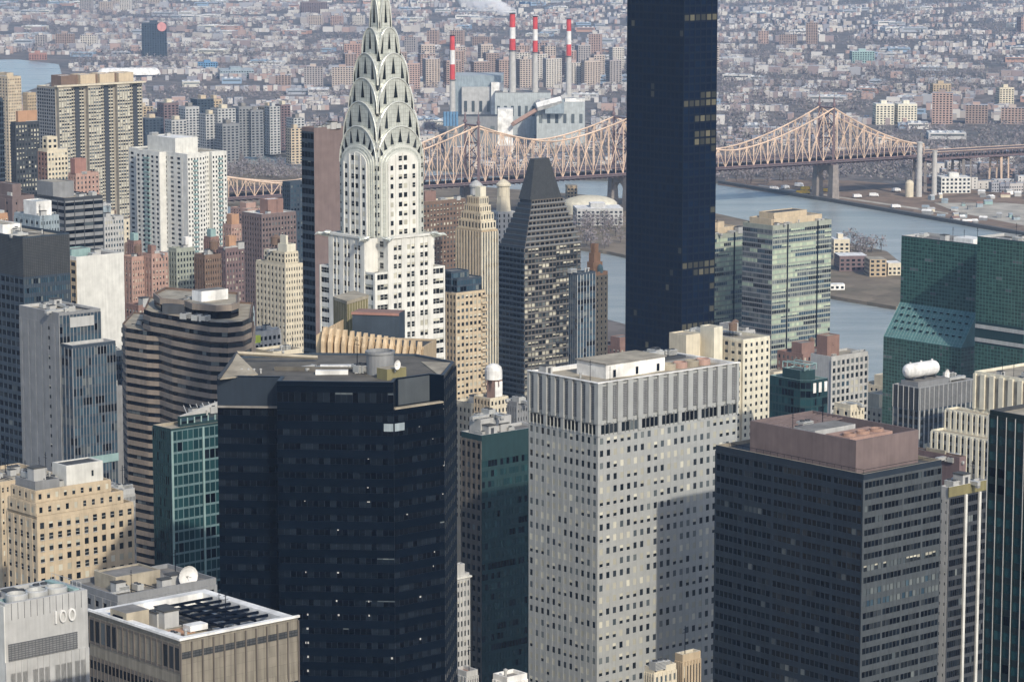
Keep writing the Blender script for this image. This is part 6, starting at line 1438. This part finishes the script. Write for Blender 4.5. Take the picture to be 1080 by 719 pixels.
def front11():
    b = Bld('white_parapet_block','brown panelled office block with a bright white roof edge, bottom left foreground',190,675,600,94,314); H, W, D = b.H, b.W, b.D
    mat('taupe_panel', (.27,.245,.20), .55, .2, .1, .3, .25, grid=(1.4,2.2,.02)); mat('taupe_dark', (.13,.115,.10), .6)
    b.block(0,W,0,D,0,H,'taupe_panel','roof_tan',2.6,rimm='roof_white',rim=2.4)
    n = 11; zr = b.z(699,W/2,0)
    for i in range(n+1): b.p('pilaster').box(W/n*i-.14,W/n*i+.14,-.35,-.01,0,H-.6,'taupe_dark')
    b.p('dark_frieze').box(.2,W-.02,-.12,-.02,H-4.0,H-2.6,'louvre_dark')
    f = 3.7; b.face((0,0),(W,0),H-14-f*10,H-13+.2,n*2,10,.84,.6,'taupe_panel',None,.2,.1,'dim',ext=.2)
    b.face((0,D),(0,0),H-9.6-f*11,H-9.6,24,11,.86,.5,'taupe_dark','taupe_dark',.2,.1,'dim')
    b.face((0,D),(0,0),H-7,H-1.2,16,1,.8,.8,'taupe_dark','taupe_dark',.2,.1,'dark',keep=lambda u,z: u<D*.33 or u>D*.8)
    b.p('parapet_cap').box(-.5,W+.2,-.5,0,H+.01,H+.5,'roof_white'); b.p('parapet_cap').box(-.5,0,0,D,H+.012,H+.49,'roof_white')
    # roof kit
    zf = H-2.6; b.p('walkway').box(W*.52,W*.9,D*.28,D*.32,zf,zf+.5,'light_metal')
    for i in range(7): b.p('steel_frame').box(W*.5,W*.97,D*(.22+.1*i)-.25,D*(.22+.1*i)+.25,zf+1.8,zf+2.3,'black_metal')
    for i in range(4): b.p('steel_frame').box(W*(.52+.14*i)-.2,W*(.52+.14*i)+.2,D*.2,D*.85,zf+1.3,zf+1.78,'black_metal')
    dk = b.p('plant_pit'); dk.box(W*.49,W*.97,D*.19,D*.87,zf,zf+.35,'roof_dark')
    for i in range(3): b.p('round_duct').lathe(W*(.60+.12*i),D*.45,[(2.2,zf+.35),(2.2,zf+1.2),(2,zf+1.3)],'dark_grey',20)
    b.p('white_cabin').box(W*.03,W*.22,D*.62,D*.80,zf,zf+4.2,'roof_tan','roof_grey'); b.p('white_cabin').box(W*.02,W*.02+1.2,D*.66,D*.76,zf,zf+3.2,'black_metal')
    b.p('timber_deck').box(W*.12,W*.40,D*.35,D*.48,zf,zf+.3,'orange_brick'); b.p('white_duct').box(W*.35,W*.5,D*.34,D*.42,zf+.4,zf+1.6,'roof_white')
    b.clutter(W*.16,W*.44,D*.14,D*.3,zf,2); b.clutter(W*.3,W*.44,D*.5,D*.82,zf,5); b.clutter(W*.58,W*.85,D*.3,D*.75,zf+.35,4); b.done()
front11()
b = gen('low_grey_roof_block','low grey block with a white dish on its flat roof, behind the white edged block',124,628,690,74,228,'grey',8,6,3.6,8,.5,.4,'dim',clut=9,ph=(.15,.6,.35,.8,2.5,'roof_tan'),nodone=1,roof='roof_grey')
q9 = b.xs(185, b.D*.3); b.place('dish_antenna', q9, b.D*.10, b.H-2.5, 1.3, -.1); b.done()
# --- bottom centre
gen('tan_vented_stub','small tan shaft with vertical slots in front of the metal panelled tower',720,690,760,712,739,'tan',6,4,12,2,.4,.8,'dark',dp=.25,ds=0,clut=1,rimm='cream',top=2)
gen('gabled_stub','small cream gabled rooftop beside the tan slotted shaft',690,704,750,680,713,'cream',5,4,3.5,4,.5,.5,'blue',clut=2)
gen('white_low_roof','white low rooftop edge at the bottom centre',535,714,790,520,556,'roof_white',6,4,3.4,4,.5,.5,'dim',clut=1)
gen('pink_low_roof','pink low rooftop beside the slim art deco block',492,708,860,478,504,'pale_grey',5,4,3.4,4,.4,.4,'dim',roof='pink_brick',clut=1)
gen('rose_brick_block','rose brown brick block left half of a pair below the white balcony tower',139,271,1500,128,152,'pink_brick',5,3,3.0,14,.42,.5,'apt',clut=2,tank=1)
gen('rose_brick_block','rose brown brick block right half of a pair below the white balcony tower',160,268,1500,150,177,'pink_brick',5,3,3.0,14,.42,.5,'apt',clut=3,ph=(.1,.4,.2,.6,4,'brick'))
gen('grey_green_block','grey gridded block centred under the white balcony tower',186,262,1520,178,205,'drab_green',6,3,3.0,16,.55,.55,'dark',clut=3,ph=(.6,.95,.2,.6,5,'roof_white'))
gen('dim_brick_block','dim brown brick block right of the grey gridded one',216,269,1490,205,233,'brown',7,4,3.0,14,.42,.5,'dark',clut=3,tank=1)
gen('mauve_corner_block','mauve brick block with stepped top left of the square mauve block',238,262,1560,228,257,'mauve',6,4,3.0,16,.42,.5,'apt',clut=3,ph=(.3,.7,.2,.6,6,'orange_brick'))
gen('copper_cap_tower','brick tower with a pale green copper cap right below the white tower',222,250,1650,215,231,'brick',4,3,3.0,16,.42,.5,'dark',clut=0,ph=(.2,.8,.2,.8,4,'pale_teal','pale_teal'))
gen('copper_cap_tower','brick tower with a pale green copper cap left of the white tower',141,254,1700,134,149,'brick',4,3,3.0,16,.42,.5,'dark',clut=0,ph=(.2,.8,.2,.8,4,'pale_teal','pale_teal'))
gen('orange_top_block','brick block with an orange brick upper floor behind the mauve ones',244,237,1800,235,257,'pink_brick',5,3,3.0,14,.42,.5,'apt',clut=2,ph=(.1,.7,.1,.7,6,'orange_brick'))
gen('low_brick_arcade','low brick block with a pale roof left of the wavy-band building',146,322,1330,133,172,'brick',7,4,3.3,8,.6,.5,'apt',clut=5,roof='roof_tan')
# --- coloured jumble between the wavy-band building and the spire tower
gen('billboard_block','low pale block with a lime green hoarding left of the spire tower',268,350,1250,250,296,'pale_grey',6,4,3.3,8,.6,.5,'dim',clut=6)
gen('cream_plant_block','tan block with a dark glass side below the lime hoarding',288,371,1130,268,319,'cream',5,5,6,3,.5,.3,'dim',clut=6,wallW='steel_blue')
def hoarding():
    b = bpy.data.objects
    X, Y, Z = pt(273, 357, 1246); m_ = MB(); mat('lime', (.60,.70,.10), var=.05)
    m_.box(-3.5,3.5,-.2,.2,0,3.2,'lime'); m_.tube((-3,.3,-2),(-3,.3,3),.12,'black_metal',4); m_.tube((3,.3,-2),(3,.3,3),.12,'black_metal',4)
    tag(m_.build('lime_hoarding', None, (X-2,Y-6,Z-1), .5), 'lime green hoarding panel on a low pale roof', 'hoarding')
hoarding()
gen('pale_blue_hut_block','pale blue grey block with white floors right of the wavy-band building',258,324,1180,246,268,'plant_blue',3,3,3.3,8,.5,.4,'grey',clut=1,steps=[])
# ================================================================ INFILL: brick blocks between the named towers
def proto(kind, W, D, H, wall, nS, nW, f, pal, ph, rf):
    b = Bld.__new__(Bld); b.X, b.Y, b.rot, b.parts, b.panes, b.r, b.H = 0, 2000, G, {}, [], random.Random(W*7+D), H
    b.root = empty(kind, (0,0,-500), G, 'x', 'building'); b.block(0,W,0,D,0,H,wall,rf,1.0); b.face((0,0),(W,0),2,H-1,nS,int((H-3)/f),.42,.5,wall,None,.2,.1,pal,ext=.2); b.face((0,D),(0,0),2,H-1,nW,int((H-3)/f),.42,.5,wall,None,.2,.1,pal)
    b.block(W*.2,W*.6,D*.3,D*.7,H-1,H+ph,wall,rf,.3,part='penthouse'); b.place('water_tank', W*.75, D*.6, H-1, .8); b.place('roof_hatch', W*.8, D*.2, H-1, .9); b.done(0)
    return b.root
def kids(o): return [c for c in COL.objects if c.parent == o]
SPEC = [('brick_apartments','red brown brick apartment block with a rooftop tank',26,20,42,'brick',8,6,3.0,'apt',4,'roof_grey'), ('pink_apartments','pink brick apartment block with rows of small windows',24,22,55,'pink_brick',7,6,3.0,'dark',5,'roof_tan'),
 ('maroon_apartments','maroon brick apartment block with a flat grey roof',30,20,36,'maroon',9,6,3.0,'apt',4,'roof_grey'), ('cream_apartments','cream apartment block with dark square windows',22,20,60,'cream',6,6,3.1,'dark',5,'roof_tan'),
 ('grey_apartments','grey gridded apartment block with many windows',20,18,66,'pale_grey',7,5,3.0,'grey',4,'roof_grey'), ('tan_apartments','tan brick apartment block with a dark roof',28,22,30,'tan',8,6,3.1,'apt',3,'roof_dark'),
 ('brown_apartments','dark brown brick block with a pale parapet',24,18,48,'brown',8,5,3.0,'apt',5,'roof_white'), ('orange_apartments','orange brick block with small dark windows',18,18,34,'orange_brick',5,5,3.0,'dark',4,'roof_tan')]
PR = []
for s in SPEC:
    r_ = proto(s[0], *s[2:]); PR.append((r_, kids(r_), s))
used = [0]*len(PR)
def clash(x, y, r):
    return any(hypot(x-c[0], y-c[1]) < r+R_*.72 for c, R_ in FOOT)
def put(i, x, y, sz=1.0):
    r_, ks, s = PR[i]; W, D = s[2], s[3]
    px_ = x - (RD[0]*W+LD[0]*D)/2; py_ = y - (RD[1]*W+LD[1]*D)/2
    if used[i] == 0: o = r_
    else:
        o = r_.copy(); COL.objects.link(o)
        for c in ks: d = c.copy(); COL.objects.link(d); d.parent = o
    used[i] += 1; o.location = (px_, py_, 0); o.scale = (1,1,sz); o['label'] = s[1] + ' among the crowded mid-rise streets'; o['group'] = s[0].replace('_',' ')+' crowding the streets'
    FOOT.append(((x,y), 13))
rq = random.Random(21)
def shore_ok(x, y):
    for A, B in zip(MAN, MAN[1:]):
        if B[0] <= x <= A[0]: return y < B[1] + (A[1]-B[1])*(x-B[0])/(A[0]-B[0]) - 40
    return False
n_in = 0
for iu in range(-60, 70):
    for iv in range(-5, 120):
        u, v = iu*34+rq.uniform(-5,5), iv*30+rq.uniform(-4,4)
        if (iv % 4) == 3: continue
        x, y = RD[0]*u+LD[0]*v, 600+RD[1]*u+LD[1]*v
        if y < 1000 or y > 3300 or not shore_ok(x, y) or clash(x, y, 14): continue
        P_ = pj(x, y, 0)
        if not (-20 < P_[0] < 1100) or P_[1] > 640 or rq.random() < .12: continue
        zmax = 75 if y > 2000 else 62
        cap = 203 if P_[0] < 340 else 232
        i = rq.randrange(len(PR)); sz = rq.uniform(.6, 1.25)
        if pj(x, y, SPEC[i][4]*sz+6)[1] < cap: sz *= .55
        if pj(x, y, SPEC[i][4]*sz+6)[1] < cap-12: continue
        if 598 < P_[0] < 1000 and pj(x, y, SPEC[i][4]*sz+6)[1] < (385 if P_[0] > 870 else 330): continue
        put(i, x, y, sz); n_in += 1
print('infill', n_in, 'houses', len(houses), 'sheds', len(sheds), 'blocks', len(blocks), 'pool', len(pool))
for i, u_ in enumerate(used):
    if not u_:
        for c in PR[i][1]: bpy.data.objects.remove(c)
        bpy.data.objects.remove(PR[i][0])
